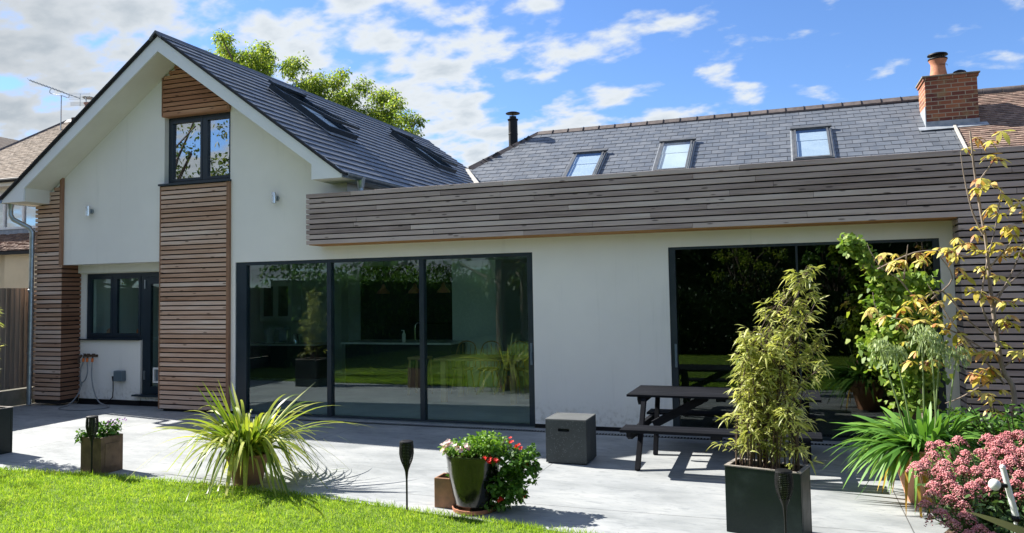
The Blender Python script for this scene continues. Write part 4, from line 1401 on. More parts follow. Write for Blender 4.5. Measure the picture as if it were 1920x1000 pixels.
spindle_chair(-5.75, 3.05, 0.0, 'leftmost spindle back chair behind the dining table')
spindle_chair(-5.25, 3.05, 0.05, 'spindle back chair in the middle behind the dining table')
spindle_chair(-4.75, 3.1, -0.1, 'rightmost spindle back chair behind the dining table')
t = thing('bar_stool', 'oak stool standing at the island beside the dining table', 'stool', (-6.45, 2.7, 0.012))
m = MB(); m.box(-6.62, -6.28, 2.53, 2.87, 0.66, 0.70); m.build('seat', M['oak'], t)
for a in (-.14, .14):
    for b in (-.14, .14):
        m = MB(); m.beam((-6.45 + a * 1.15, 2.7 + b * 1.15, 0.013), (-6.45 + a, 2.7 + b, 0.66), 0.035, 0.035); m.build('leg', M['oak'], t)
t = thing('sofa', 'olive sofa behind the right sliding door', 'sofa', (-1.2, 2.2, 0.012))
m = MB(); m.box(-1.95, -0.35, 2.0, 2.9, 0.10, 0.45); m.build('seat', M['sofa'], t, bevel=0.04)
m = MB(); m.box(-1.95, -0.35, 1.8, 1.999, 0.10, 0.84); m.build('backrest', M['sofa'], t, bevel=0.04)
m = MB(); m.box(-2.55, -2.05, 4.9, 4.95, 0.012, 2.1)
tag(m.build('room_door', M['cab']), 'pale inner door at the back of the dark room', 'door')
for x, y, lb, mt in ((-11.75, 0.75, 'clutter box on the kitchen sill, left', 'clay'), (-11.05, 0.75, 'orange bag on the kitchen sill', 'orange')):
    m = MB(); m.lathe([(0.05, 0), (0.075, 0.05), (0.07, 0.14), (0.03, 0.17)], (x, y, 1.146), 12)
    tag(m.build('jar', M[mt], smooth=True), {'clay': 'brown jar on the inner kitchen sill at the left', 'orange': 'orange jar on the inner kitchen sill at the right'}[mt], 'jar')
m = MB(); m.box(-12.0, -10.6, 0.62, 0.95, 1.10, 1.145)
part(m, 'inner_sill', M['cab'], house)

# ------------------------------------------------------------------ left neighbour and fence
nb = thing('neighbour_house', 'neighbouring house with brown tiled hip roof behind the fence', 'house', (-20, 8, 0))
def nz_(y): return 5.42 + 0.7 * (y - 6)
m = MB()
m.box(-26, -17.5, 6.2, 12, 0, 5.42)
wl = m.build('wall', M['render'], nb)
m = MB()
hipx = lambda v: 0
def ins_n(u, v):
    y = 6 + v / math.sqrt(1.49)
    x = -27 + u
    return x > -24.3 + (y - 7.91) * 0.46 - 0.05 - 0.0 and x < -17.0
slates(m, (-27, 5.85, nz_(5.85)), (1, 0, 0), (0, 1, 0.7), 10, 4.6, 0.165, 0.105, 0.02, inside=ins_n, jit=0.004, gap=0.004)
rf = m.build('roof', M['tile_far'], nb)
m = MB()
m.add([(-25.3, 5.85, nz_(5.85) - .02), (-17, 5.85, nz_(5.85) - .02), (-17, 9.7, nz_(9.7) - .02), (-23.48, 9.7, nz_(9.7) - .02)], [(0, 1, 2, 3)])
m.build('roof_deck', M['slate_edge'], rf, fix=False)
m = MB(); ridge_caps(m, (-25.2, 5.9, nz_(5.9) + .02), (-23.48, 9.7, nz_(9.7) + .02), 0.35, 0.13, 0.08, collar=False); ridge_caps(m, (-23.48, 9.7, nz_(9.7) + .02), (-17, 9.7, nz_(9.7) + .02), 0.35, 0.13, 0.08, collar=False)
m.build('ridge', M['ridge'], rf)
m = MB(); m.box(-26, -17.3, 5.80, 5.86, 5.14, 5.33); m.box(-26, -17.3, 5.86, 6.2, 5.14, 5.2); m.build('fascia', M['soffit'], nb)
m = MB(); gutter(m, 0, 0, 1, 0); m = MB(); m.tube([(-26, 5.74, 5.30), (-17.3, 5.74, 5.30)], 0.06, 8); m.build('gutter', M['black'], nb)
m = MB()
m.box(-22.6, -20.15, 6.12, 6.199, 3.92, 3.99)
for x in (-22.6, -21.72, -20.95, -20.22):
    m.box(x, x + 0.07, 6.12, 6.199, 3.99, 4.93)
m.box(-22.6, -20.15, 6.12, 6.199, 4.93, 5.0)
wf = m.build('window', M['white'], nb)
m = MB(); m.box(-22.5, -20.2, 6.16, 6.17, 3.99, 4.93); m.build('pane', M['glass_up'], wf)
m = MB(); m.box(-26, -17.5, 5.2, 5.22, 0, 0.01)
m = MB()
slates(m, (-25, 4.5, 3.15), (1, 0, 0), (0, 1, 0.38), 7.2, 1.85, 0.165, 0.12, 0.03, jit=0.012, gap=0.006)
lt = m.build('lean_to_roof', M['tile'], nb)
m = MB(); m.add([(-25, 4.5, 3.13), (-17.8, 4.5, 3.13), (-17.8, 6.25, 3.78), (-25, 6.25, 3.78)], [(0, 1, 2, 3)]); m.build('deck', M['slate_edge'], lt, fix=False)
m = MB(); m.box(-25, -17.8, 4.42, 4.48, 3.05, 3.13); m.build('gutter', M['black'], lt)
m = MB(); m.box(-25, -17.9, 6.2 - 0.1, 6.199, 3.72, 3.9); m.build('flashing', M['lead'], nb)
m = MB(); m.box(-19.6, -17.9, 4.6, 6.19, 0, 3.1); m.box(-25, -19.601, 4.75, 6.19, 0, 3.1); m.build('wall', M['cream'], nb, )
m = MB(); m.box(-22.7, -21.9, 9.2, 9.9, 7.0, 7.98); nc = m.build('chimney', M['bark_dark'], nb)
m = MB(); m.lathe([(0.16, 8.1), (0.13, 8.3), (0.13, 8.42), (0.17, 8.47), (0.17, 8.5)], (-22.25, 9.5, 0), 16); m.build('chimney_pot', M['clay'], nc, smooth=True)
m = MB()
for k in range(4):
    a = k * math.pi / 2
    m.tube([(-22.25 + .13 * math.cos(a), 9.5 + .13 * math.sin(a), 8.5), (-22.25 + .13 * math.cos(a), 9.5 + .13 * math.sin(a), 8.66)], 0.012, 5)
m.lathe([(0.2, 8.66), (0.21, 8.68), (0.1, 8.72), (0.01, 8.73)], (-22.25, 9.5, 0), 16)
m.build('cowl', M['steel'], nc)
m = MB(); m.box(-31, -27.5, 10, 14, 0, 7.0); m.prism([(-31.3, 7), (-29.2, 8.3), (-27.2, 7)], 9.8, 14.2)
o = m.build('distant_house', M['tile_far']); tag(o, 'brown gabled roof just showing beyond the neighbouring house', 'house')

# TV aerial
m = MB()
ax, ay = -22.93, 9.0
m.tube([(ax, ay, 7.4), (ax, ay, 8.72)], 0.018, 6)
a = Vector((-24.3, 8.9, 9.36)); b = Vector((-22.2, 9.1, 8.56))
m.tube([a, b], 0.016, 6)
m.tube(smooth_path([(-23.42, 8.99, 8.98), (-23.42, 8.99, 8.84), (-22.95, 9.0, 8.72), (-22.66, 9.03, 8.62), (-22.64, 9.05, 8.74)], 4), 0.013, 6)
for k in range(12):
    p = a + (b - a) * (0.02 + k * 0.062)
    m.tube([p + Vector((0.05, -0.16, 0.03)), p - Vector((0.05, -0.16, 0.03))], 0.006, 5)
for k in range(5):
    z = 0.16 - k * 0.05
    m.tube([b + Vector((-0.28, -0.2, z)), b + Vector((0.22, 0.2, z + 0.04))], 0.005, 4)
for k in range(4):
    z = -0.16 - k * 0.035
    m.tube([b + Vector((-0.2, -0.2, z)), b + Vector((0.22, 0.2, z + 0.05))], 0.005, 4)
m.tube([b + Vector((0, 0, 0.16)), b + Vector((0, 0, -0.26))], 0.008, 5)
tag(m.build('tv_aerial', M['steel']), 'thin metal TV aerial on a pole above the neighbouring roof', 'aerial')

# fence along the left boundary
t = thing('fence', 'weathered close board timber fence along the left boundary', 'fence', (-12.95, -5, 0))
m = MB()
y = 0.45
while y > -14:
    j = rnd.uniform(-0.004, 0.004)
    m.prism([(y, 0.30), (y - 0.088, 0.30), (y - 0.088, 2.07), (y, 2.07)], -12.975 + j, -12.955 + j, axis='x')
    m.prism([(y, 0.30), (y - 0.02, 0.30), (y - 0.02, 2.07), (y, 2.07)], -12.954 + j, -12.945 + j, axis='x')
    y -= 0.09
m.build('boards', M['fence'], t)
m = MB(); m.box(-12.98, -12.935, -14, 0.45, 0.0, 0.28); m.build('gravel_board', M['gravelboard'], t)
m = MB(); m.box(-12.7, -12.93, -1.4, 0.35, 0, 0.001)
y = 0.40
while y > -14:
    m2 = MB(); m2.box(-13.1, -12.99, y - .1, y, 0, 2.0); m2.build('post', M['fence'], t)
    y -= 2.4

# ------------------------------------------------------------------ trees


def crown(clumps, nper, size, spread, K=2, droop=0.35, W=0.62):
    """clumps: list of (x,y,z,r)"""
    Ps, Ds = [], []
    for (x, y, z, r) in clumps:
        n = max(8, int(nper * (r / spread) ** 2))
        d = norm(rng.normal(size=(n, 3)))
        rad = r * np.clip(rng.random(n) ** 0.45 * (0.75 + 0.35 * np.sin(d[:, 0] * 7 + z) * np.cos(d[:, 2] * 6 + x)), 0.05, 1.3)
        P = np.array([x, y, z]) + d * rad[:, None] * np.array([1, 1, 0.75])
        Ps.append(P); Ds.append(norm(d * 0.8 + rng.normal(size=(n, 3)) * 0.7 + np.array([0, 0, -0.2])))
    P = np.concatenate(Ps); D = np.concatenate(Ds)
    n = len(P)
    up = norm(rng.normal(size=(n, 3)) * 0.7 + np.array([0, 0, 1.0]))
    return strips(P, D, size * rng.uniform(0.6, 1.3, n), size * W * rng.uniform(0.7, 1.2, n), K=K, prof=[0.35, 1.0, 0.08] if K == 2 else None, droop=droop, up=up)


def tree(name, label, base, top, clumps, nper, size, spread, lmat, r0=0.2, group=None, bark='bark_dark', limb=14):
    t = thing(name, label, 'tree', base, group)
    m = MB()
    b = Vector(base); c = Vector(top)
    trunk = [b + (c - b) * k / 6 + Vector((rnd.uniform(-.12, .12), rnd.uniform(-.12, .12), 0)) * (k > 0) for k in range(7)]
    m.tube(trunk, [r0 * (1 - k * 0.13) for k in range(7)], 9)
    for cl in clumps[::max(1, len(clumps) // limb)]:
        e = Vector(cl[:3])
        s = trunk[min(5, max(2, int(6 * max(0, (e.z - b.z - 0.8) / max(0.1, c.z - b.z)) * 0.75)))]
        mid = (s + e) / 2 + Vector((rnd.uniform(-.2, .2), rnd.uniform(-.2, .2), rnd.uniform(-.1, .35)))
        m.tube(smooth_path([s, mid, e], 3), [r0 * .35 * (1 - k / 8) + 0.012 for k in range(7)], 6)
    m.build('trunk', M[bark], t, smooth=True)
    V, F = crown(clumps, nper, size, spread)
    mesh_np('crown', V, F, lmat, t)
    return t


# tree seen over the gable roof (crown outline slopes down to the right)
cl = []
outline = [(-22.6, 12.25), (-22.2, 12.3), (-21.8, 12.2), (-21.4, 12.1), (-21.0, 11.95), (-20.2, 11.75), (-19.4, 11.6), (-18.6, 11.1), (-17.8, 10.6), (-17.0, 10.35), (-16.2, 9.75), (-15.5, 9.65), (-14.8, 9.5), (-14.2, 8.9), (-13.6, 8.35), (-13.1, 7.9)]
for x, z in outline:
    for k in range(4):
        dz = k * 0.75 + rnd.uniform(-0.25, 0.1)
        cl.append((x + rnd.uniform(-.35, .35), 16 + rnd.uniform(-1.4, 1.4), z + 0.25 - dz * 0.8, rnd.uniform(0.38, 0.62)))
for k in range(120):
    x = rnd.uniform(-22.7, -13.5)
    zt = np.interp(x, [p[0] for p in outline], [p[1] for p in outline])
    cl.append((x, 16.5 + rnd.uniform(-2, 2.5), zt - rnd.uniform(0.3, 4.5), rnd.uniform(0.6, 1.0)))
tree('maple_tree', 'leafy tree with yellowing green crown rising behind the gable roof', (-18.2, 16.5, 0), (-18.6, 16, 10.5), cl, 300, 0.105, 0.5, M['l_tree'], 0.16, limb=30)


def roundtree(name, label, x, y, h, rx, nc, nper, size, lmat, r0=0.18, group=None, cz=0.62, sparse=0.0, zr=0.42):
    cl = []
    for k in range(nc):
        d = Vector((rnd.gauss(0, 1), rnd.gauss(0, 1), rnd.gauss(0, 1))).normalized() * (rnd.random() ** 0.4)
        cl.append((x + d.x * rx, y + d.y * rx, h * cz + d.z * h * zr * (1 - 0.1), rnd.uniform(0.16, 0.28) * rx * (1 - sparse)))
    return tree(name, label, (x, y, 0), (x + .1, y, h * 0.85), cl, nper, size, 0.22 * rx, lmat, r0, group)


GT = 'garden trees behind the viewpoint'
roundtree('garden_tree', 'sparse tree left of the lawn beyond the fence', -16.6, -4.9, 7.6, 2.3, 60, 40, 0.09, M['l_treeback'], 0.07, GT, sparse=0.3)
roundtree('garden_tree', 'small sparse tree just beyond the left fence near the patio', -14.7, -4.3, 7.2, 2.0, 46, 34, 0.09, M['l_treeback'], 0.06, GT, sparse=0.3)
roundtree('garden_tree', 'second sparse tree left of the lawn, farther from the house', -18.2, -8.3, 9.0, 3.0, 64, 50, 0.11, M['l_treeback'], 0.09, GT, sparse=0.3)
A = roundtree('garden_tree', 'tall tree at the far left of the garden', -24, -15, 8.6, 3.4, 60, 55, 0.22, M['l_treeback'], 0.2, GT, sparse=0.2)
for i, (x, y, s, lb) in enumerate(((-15.5, -17.5, 0.8, 'lower tree beside the tall far left one'), (-10, -24.5, 0.85, 'tree at the bottom of the lawn, left'), (-4.0, -26, 0.95, 'tree at the bottom of the lawn, middle'), (2.0, -25, 0.8, 'tree at the bottom of the lawn, right'), (8.0, -22, 0.9, 'tree in the far right corner of the garden'), (10.5, -12, 0.8, 'tree right of the lawn'), (-8.6, -12.6, 0.85, 'added unseen tree on the lawn, shading its middle'), (-9.5, -17.5, 0.95, 'added unseen tree shading the lawn, farther down the garden'))):  # the two trees on the lawn are added out of view to shade it
    o = dup(A, (x, y, 0), rnd.uniform(0, 6), lb, (s, s, s))

roundtree('garden_tree', 'feathery yellow green small tree in the shrub border behind the viewpoint', -1.1, -12.6, 3.6, 1.1, 26, 60, 0.08, M['l_tree'], 0.04, GT, cz=0.74, zr=0.26)
roundtree('garden_tree', 'dark glossy leaved small tree in the shrub border behind the viewpoint', 1.1, -12.4, 3.4, 1.0, 24, 50, 0.11, M['l_green'], 0.04, GT, cz=0.72, zr=0.28)

# hedges: dense dark foliage
def hedge(name, label, x0, x1, y0, y1, h, n, size, mat, stuffgroup=None):
    t = thing(name, label, 'hedge', ((x0 + x1) / 2, (y0 + y1) / 2, 0))
    m = MB(); m.box(x0 + .25, x1 - .25, y0 + .25, y1 - .25, 0, h * 0.9); m.build('inner_growth', M['l_dark'], t)
    P = np.stack([rng.uniform(x0, x1, n), rng.uniform(y0, y1, n), rng.uniform(0.05, h, n)], 1)
    # push to shell
    ax = rng.integers(0, 3, n)
    sx_ = rng.random(n) < 0.5
    jit = rng.normal(0, 0.12, n)
    lx = abs(x1 - x0); ly = abs(y1 - y0)
    long_y = ly > lx
    for i in range(1):
        mk = ax < 2
        if long_y: P[mk, 0] = np.where(sx_[mk], x0, x1) + jit[mk]
        else: P[mk, 1] = np.where(sx_[mk], y0, y1) + jit[mk]
        P[~mk, 2] = h + jit[~mk] + 0.3 * np.sin(P[~mk, 0] * 1.7 + P[~mk, 1] * 1.3)
    V, F = strips(P, rng.normal(size=(n, 3)) + np.array([0, 0, -.3]), size * rng.uniform(.6, 1.4, n), size * .55, K=2, prof=[.3, 1, .05], droop=.3)
    mesh_np('foliage', V, F, mat, t)
    return t


hedge('hedge', 'dark mixed hedge along the left fence', -12.9, -11.9, -23.5, -6.2, 2.5, 12000, 0.12, M['l_green'])
hedge('hedge', 'tall dark evergreen hedge across the bottom of the garden', -13, 6, -23.5, -22, 4.4, 16000, 0.16, M['l_dark'])
hedge('hedge', 'added dark shrub border hiding the sunlit lawn in front of the tall hedge', -4.6, 4.1, -13.2, -11.8, 1.9, 11000, 0.09, M['l_dark'])  # added out of view to block the sunlit lawn from the door's reflection
hedge('hedge', 'dark hedge along the right side of the garden', 4.2, 5.4, -21, -5.5, 2.9, 12000, 0.13, M['l_dark'])

# ------------------------------------------------------------------ patio furniture
# terrazzo cube with a hand slot
t = thing('fire_pit_cube', 'dark speckled terrazzo cube with a hand slot in its front', 'garden cube', (-2.34, -1.82, 0))
x0, x1, y0, y1 = -2.57, -2.118, -2.04, -1.60
sx0, sx1, sz0, sz1 = -2.43, -2.305, 0.345, 0.378
m = MB()
m.box(x0, x1, y0 + 0.05, y1, 0.012, 0.462)
m.box(x0, x1, y0, y0 + 0.0499, 0.012, sz0); m.box(x0, x1, y0, y0 + 0.0499, sz1, 0.462)
m.box(x0, sx0, y0, y0 + 0.0499, sz0, sz1); m.box(sx1, x1, y0, y0 + 0.0499, sz0, sz1)
m.build('body', M['terrazzo'], t)
m = MB(); m.box(x0 - 0.002, x1 + 0.002, y0 - 0.002, y1 + 0.002, 0.4625, 0.478); m.build('lid', M['terrazzo_sunlit_lid'] if 'terrazzo_sunlit_lid' in M else terrazzo('terrazzo_sunlit_lid', (0.10, 0.105, 0.105), (0.2, 0.2, 0.2)), t, bevel=0.004)  # lid colour lightened to stand in for sun on the cube's top
for a in (x0 + .04, x1 - .04):
    for b in (y0 + .04, y1 - .04):
        m = MB(); m.box(a - .02, a + .02, b - .02, b + .02, 0, 0.0115); m.build('foot', M['black'], t)

# picnic table
t = thing('picnic_table', 'dark stained timber picnic table with two attached benches', 'picnic table', (-0.75, -1.4, 0))
X0, X1 = -1.74, 0.24
def planks(mb, y0, y1, n, z0, z1, gap=0.008, x0=X0, x1=X1):
    wd = (y1 - y0 - gap * (n - 1)) / n
    for i in range(n):
        a = y0 + i * (wd + gap)
        mb.box(x0, x1, a, a + wd, z0, z1)
m = MB(); planks(m, -1.72, -0.87, 7, 0.695, 0.72, 0.006); m.build('tabletop', M['table'], t, bevel=0.003)
m = MB(); planks(m, -2.35, -2.03, 3, 0.42, 0.45, x0=-1.69, x1=0.22); m.build('bench_seat', M['table'], t, bevel=0.003)['label'] = 'front bench of the picnic table'
m = MB(); planks(m, -0.86, -0.56, 3, 0.375, 0.40, x0=-1.68, x1=0.2); m.build('bench_seat', M['table'], t, bevel=0.003)['label'] = 'rear bench of the picnic table'
for xs in (-1.56, 0.06):
    m = MB(); m.beam((xs, -2.13, 0), (xs + .005, -1.66, 0.694), 0.045, 0.075, up=(0, 1, 0)); m.build('leg', M['table'], t)
    m = MB(); m.beam((xs + .05, -1.31, 0), (xs + .05, -1.02, 0.694), 0.045, 0.075, up=(0, 1, 0)); m.build('leg', M['table'], t)
    m = MB(); m.prism([(-2.31, 0.42), (-0.60, 0.374), (-0.60, 0.345), (-0.66, 0.30), (-2.22, 0.335), (-2.30, 0.37)], xs - 0.07, xs - 0.025, axis='x'); m.build('crossbeam', M['table'], t)
    m = MB(); m.prism([(-1.68, 0.694), (-0.91, 0.694), (-0.91, 0.66), (-0.97, 0.60), (-1.62, 0.60), (-1.68, 0.66)], xs - 0.07, xs - 0.025, axis='x'); m.build('top_rail', M['table'], t)
m = MB(); m.beam((-1.50, -1.45, 0.36), (-0.92, -1.35, 0.67), 0.045, 0.085); m.build('brace', M['table'], t)
m = MB(); m.beam((0.0, -1.45, 0.36), (-0.58, -1.35, 0.67), 0.045, 0.085); m.build('brace', M['table'], t)
m = MB(); m.prism([(-2.32, 0.42), (-2.05, 0.42), (-2.05, 0.37), (-2.28, 0.37)], -0.80, -0.70, axis='x'); m.build('batten', M['table'], t)
m = MB(); m.box(-0.80, -0.70, -1.66, -0.93, 0.66, 0.694); m.build('batten', M['table'], t)


# solar torches
def torch():
    t = thing('solar_torch', 'x', 'torch', (0, 0, 0), 'black solar stake torches along the patio edge')
    m = MB()
    m.tube([(0, 0, -0.1), (0, 0, 0.30), (0, 0, 0.36)], [0.0085, 0.0085, 0.014], 10)
    m.lathe([(0.012, 0.35), (0.018, 0.38), (0.034, 0.42), (0.036, 0.428)], (0, 0, 0), 12)
    m.build('pole', M['black'], t, smooth=True)
    m = MB()
    prof = [(0.036, 0.428), (0.052, 0.47), (0.061, 0.52), (0.060, 0.57), (0.055, 0.61)]
    for k in range(12):
        a = 2 * math.pi * k / 12
        wv = 0.012 if k % 3 else 0.020
        pts = [(r * math.cos(a), r * math.sin(a), z) for r, z in prof]
        for i in range(len(pts) - 1):
            m.beam(pts[i], pts[i + 1], wv * 0.5, 0.003, up=(math.cos(a), math.sin(a), 0))
    for q in range(14):
        z = 0.44 + q * 0.0125
        r = np.interp(z, [p[1] for p in prof], [p[0] for p in prof])
        n = 18
        V = []
        for (rr, zz2) in ((r + .0015, z), (r + .0015, z + .0085), (r - .0015, z + .0085), (r - .0015, z)):
            for k in range(n):
                a = 2 * math.pi * k / n
                V.append((rr * math.cos(a), rr * math.sin(a), zz2))
        F = []
        for i in range(4):
            for k in range(n):
                F.append((i * n + k, i * n + (k + 1) % n, ((i + 1) % 4) * n + (k + 1) % n, ((i + 1) % 4) * n + k))
        m.add(V, F)
    m.lathe([(0.057, 0.605), (0.060, 0.612), (0.057, 0.622), (0.036, 0.628), (0.0, 0.628)], (0, 0, 0), 18)
    m.build('cage', M['black'], t)
    m = MB(); m.lathe([(0.02, 0.43), (0.030, 0.47), (0.033, 0.55), (0.028, 0.604)], (0, 0, 0), 12)
    m.build('diffuser', M['torch_diff'], t, smooth=True)
    return t


M['torch_diff'] = simple('frosted_diffuser', (0.45, 0.47, 0.45), (0.40, 0.42, 0.40), rough=0.5, scale=5)
T0 = torch()
T0.location = (-6.99, -3.90, 0.0); T0['label'] = 'black solar torch in front of the small square planter at the left'
dup(T0, (-3.14, -4.18, -0.02), 0.4, 'black solar torch standing alone at the middle of the lawn edge')
dup(T0, (-0.10, -4.36, -0.04), 0.9, 'black solar torch in front of the bamboo planter')


# ------------------------------------------------------------------ pots and plants
def planter_box(t, name, x0, x1, y0, y1, h, mat, rim=None, wall=0.03, soil=0.05, rot=0.0, panel=None):
    m = MB()
    cx, cy = (x0 + x1) / 2, (y0 + y1) / 2
    m.box(x0, x1, y0, y0 + wall, 0.0, h); m.box(x0, x1, y1 - wall, y1, 0, h)
    m.box(x0, x0 + wall, y0 + wall, y1 - wall, 0, h); m.box(x1 - wall, x1, y0 + wall, y1 - wall, 0, h)
    if panel:
        m.box(x1, x1 + 0.006, y0 + 0.05, y1 - 0.05, 0.06, h - 0.07)
    if rot:
        c, s = math.cos(rot), math.sin(rot)
        m.V = [(cx + (v[0] - cx) * c - (v[1] - cy) * s, cy + (v[0] - cx) * s + (v[1] - cy) * c, v[2]) for v in m.V]
    p = m.build('pot', mat, t, bevel=0.006)
    m = MB(); m.box(x0 + wall, x1 - wall, y0 + wall, y1 - wall, 0.05, h - soil)
    if rim:
        m2 = MB()
        e = 0.002
        m2.box(x0 - e, x1 + e, y0 - e, y0 + wall, h + 0.0005, h + 0.008); m2.box(x0 - e, x1 + e, y1 - wall, y1 + e, h + 0.0005, h + 0.008)
        m2.box(x0 - e, x0 + wall, y0 + wall, y1 - wall, h + 0.0005, h + 0.008); m2.box(x1 - wall, x1 + e, y0 + wall, y1 - wall, h + 0.0005, h + 0.008)
        if rot: m2.V = [(cx + (v[0] - cx) * c - (v[1] - cy) * s, cy + (v[0] - cx) * s + (v[1] - cy) * c, v[2]) for v in m2.V]
        m2.build('rim', rim, p)
    if rot: m.V = [(cx + (v[0] - cx) * c - (v[1] - cy) * s, cy + (v[0] - cx) * s + (v[1] - cy) * c, v[2]) for v in m.V]
    m.build('soil', M['soil'], t)
    return p


def leafball(n, c, r, size, W=0.7, flat=1.0, K=2, out=0.6):
    d = norm(rng.normal(size=(n, 3)))
    rr = rng.random(n) ** 0.5
    P = np.array(c) + d * rr[:, None] * np.array(r)
    up = norm(rng.normal(size=(n, 3)) * 0.5 + np.array([0, 0, 1.0]))
    return strips(P, norm(d * out + rng.normal(size=(n, 3)) * 0.6), size * rng.uniform(.6, 1.3, n), size * W * rng.uniform(.7, 1.2, n), K=K, prof=[.4, 1, .25] if K == 2 else None, droop=.25, up=up)


def flowers(centers, r, npet=5, W=0.7, up=(0, -0.6, 0.8)):
    Ps, Ds, Us = [], [], []
    for c in centers:
        nrm = norm(np.array(up) + rng.normal(0, .35, 3))
        a = norm(np.cross(nrm, rng.normal(size=3))); b = np.cross(nrm, a)
        for k in range(npet):
            t = 2 * np.pi * k / npet
            Ps.append(c); Ds.append(a * math.cos(t) + b * math.sin(t) + nrm * 0.25); Us.append(nrm)
    n = len(Ps)
    return strips(np.array(Ps), np.array(Ds), r, r * W, K=2, prof=[.25, 1, .55], droop=0.0, up=np.array(Us))


# small square planter at the left
t = thing('potted_plant', 'brown square planter with green trailing plant and small violet flowers', 'potted plant', (-7.07, -3.68, 0))
planter_box(t, 'pot', -7.215, -6.93, -3.84, -3.55, 0.385, M['frostpot'], wall=0.025, panel=True)
V, F = join([leafball(420, (-7.09, -3.70, 0.43), (0.17, 0.15, 0.09), 0.035, 0.9), leafball(160, (-7.23, -3.80, 0.38), (0.09, 0.06, 0.08), 0.03, 0.9), leafball(200, (-6.99, -3.62, 0.46), (0.10, 0.10, 0.08), 0.03, 0.9)])
mesh_np('foliage', V, F, M['l_green'], t)
V, F = flowers([(-6.98 + rnd.uniform(-.09, .1), -3.62 + rnd.uniform(-.1, .1), 0.53 + rnd.uniform(-.03, .02)) for _ in range(16)], 0.017)
mesh_np('flowers', V, F, M['petalviolet'], t)

# strappy grass in a terracotta pot
GX, GY = -5.16, -3.70
t = thing('potted_grass', 'terracotta pot with long arching yellow green strap leaves', 'potted plant', (GX, GY, 0))
m = MB(); m.lathe([(0.135, 0), (0.14, 0.005), (0.195, 0.26), (0.213, 0.262), (0.218, 0.30), (0.20, 0.302), (0.19, 0.27), (0.175, 0.25)], (GX, GY, 0), 32); m.build('pot', M['clay_old'], t, smooth=True)
m = MB(); m.lathe([(0.17, 0.2), (0.185, 0.262), (0.05, 0.275), (0.0, 0.275)], (GX, GY, 0), 20); m.build('soil', M['soil'], t)


def strap_fan(n, c, r0, lmin, lmax, wd, elmin, elmax, droop, K=9, prof=None, bias=None):
    az = rng.uniform(0, 2 * np.pi, n)
    el = np.radians(rng.uniform(elmin, elmax, n))
    P = np.array(c) + np.stack([np.cos(az) * r0 * rng.random(n), np.sin(az) * r0 * rng.random(n), np.zeros(n)], 1)
    D = np.stack([np.cos(az) * np.cos(el), np.sin(az) * np.cos(el), np.sin(el)], 1)
    if bias is not None: D = norm(D + np.array(bias))
    Ln = rng.uniform(lmin, lmax, n)
    s = norm(np.cross(D, np.array([0, 0, 1.0]))) 
    tw = rng.normal(0, 0.45, n)[:, None]
    up = norm(np.cross(s, D) + s * tw)
    prof = prof or [0.45, 0.6, 0.75, 0.9, 1, 1, 0.92, 0.75, 0.45, 0.03]
    return strips(P, D, Ln, wd * rng.uniform(.7, 1.25, n), K=K, prof=prof, droop=droop * rng.uniform(.55, 1.5, n), up=up)


PR = [.45, .6, .75, .9, 1, 1, 1, .95, .8, .6, .35, .03]
V, F = join([strap_fan(95, (GX, GY, 0.28), 0.12, 0.95, 1.4, 0.028, 46, 74, 0.82, K=11, prof=PR, bias=(0, .12, 0)),
             strap_fan(75, (GX, GY, 0.28), 0.14, 0.75, 1.1, 0.029, 32, 56, 0.72, K=11, prof=PR, bias=(0, .22, 0)),
             strap_fan(34, (GX, GY, 0.28), 0.12, 0.7, 1.05, 0.026, 40, 60, 1.35, K=11, prof=PR, bias=(0, .1, 0)),
             strap_fan(110, (GX, GY, 0.28), 0.12, 0.30, 0.65, 0.030, 50, 86, 0.3),
             strap_fan(34, (GX, GY, 0.28), 0.12, 1.15, 1.5, 0.030, 34, 56, 0.62, K=11, prof=PR, bias=(0, .1, 0)),
             strap_fan(14, (GX, GY, 0.28), 0.08, 0.85, 1.1, 0.034, 44, 70, 0.14)])
V[:, 2] = np.maximum(V[:, 2], 0.02)
mesh_np('foliage', V, F, M['l_strap'], t)

# small brown pot beside the black pot
t = thing('potted_plant', 'small square brown pot with a few leaves left of the black glazed pot', 'potted plant', (-2.88, -3.86, 0))
planter_box(t, 'pot', -2.99, -2.79, -3.96, -3.76, 0.255, M['clay_old'], wall=0.02)
V, F = leafball(26, (-2.86, -3.86, 0.28), (0.05, 0.06, 0.06), 0.05, .7)
mesh_np('foliage', V, F, M['l_green'], t)

# black glazed pot with petunias and trailing geranium
BX, BY = -2.625, -3.93
m = MB(); m.lathe([(0.165, 0.0), (0.185, 0.005), (0.192, 0.035), (0.182, 0.036), (0.175, 0.014), (0.0, 0.012)], (BX, BY, 0.001), 36)
tag(m.build('saucer', M['clay'], smooth=True), 'terracotta saucer under the tall black glazed pot', 'saucer')
t = thing('potted_plant', 'tall black glazed pot with pink white petunias and red trailing geraniums', 'potted plant', (BX, BY, 0.02))
m = MB(); m.lathe([(0.14, 0.02), (0.155, 0.03), (0.19, 0.16), (0.222, 0.33), (0.232, 0.43), (0.240, 0.465), (0.238, 0.482), (0.215, 0.482), (0.212, 0.44)], (BX, BY, 0), 40); m.build('pot', M['glazed'], t, smooth=True)
m = MB(); m.lathe([(0.21, 0.40), (0.212, 0.44), (0.0, 0.455)], (BX, BY, 0), 20); m.build('soil', M['soil'], t)
parts = [leafball(620, (BX - 0.10, BY - 0.03, 0.525), (0.18, 0.16, 0.08), 0.028, .6), leafball(1100, (BX + 0.10, BY + 0.03, 0.555), (0.22, 0.18, 0.10), 0.03, .8)]
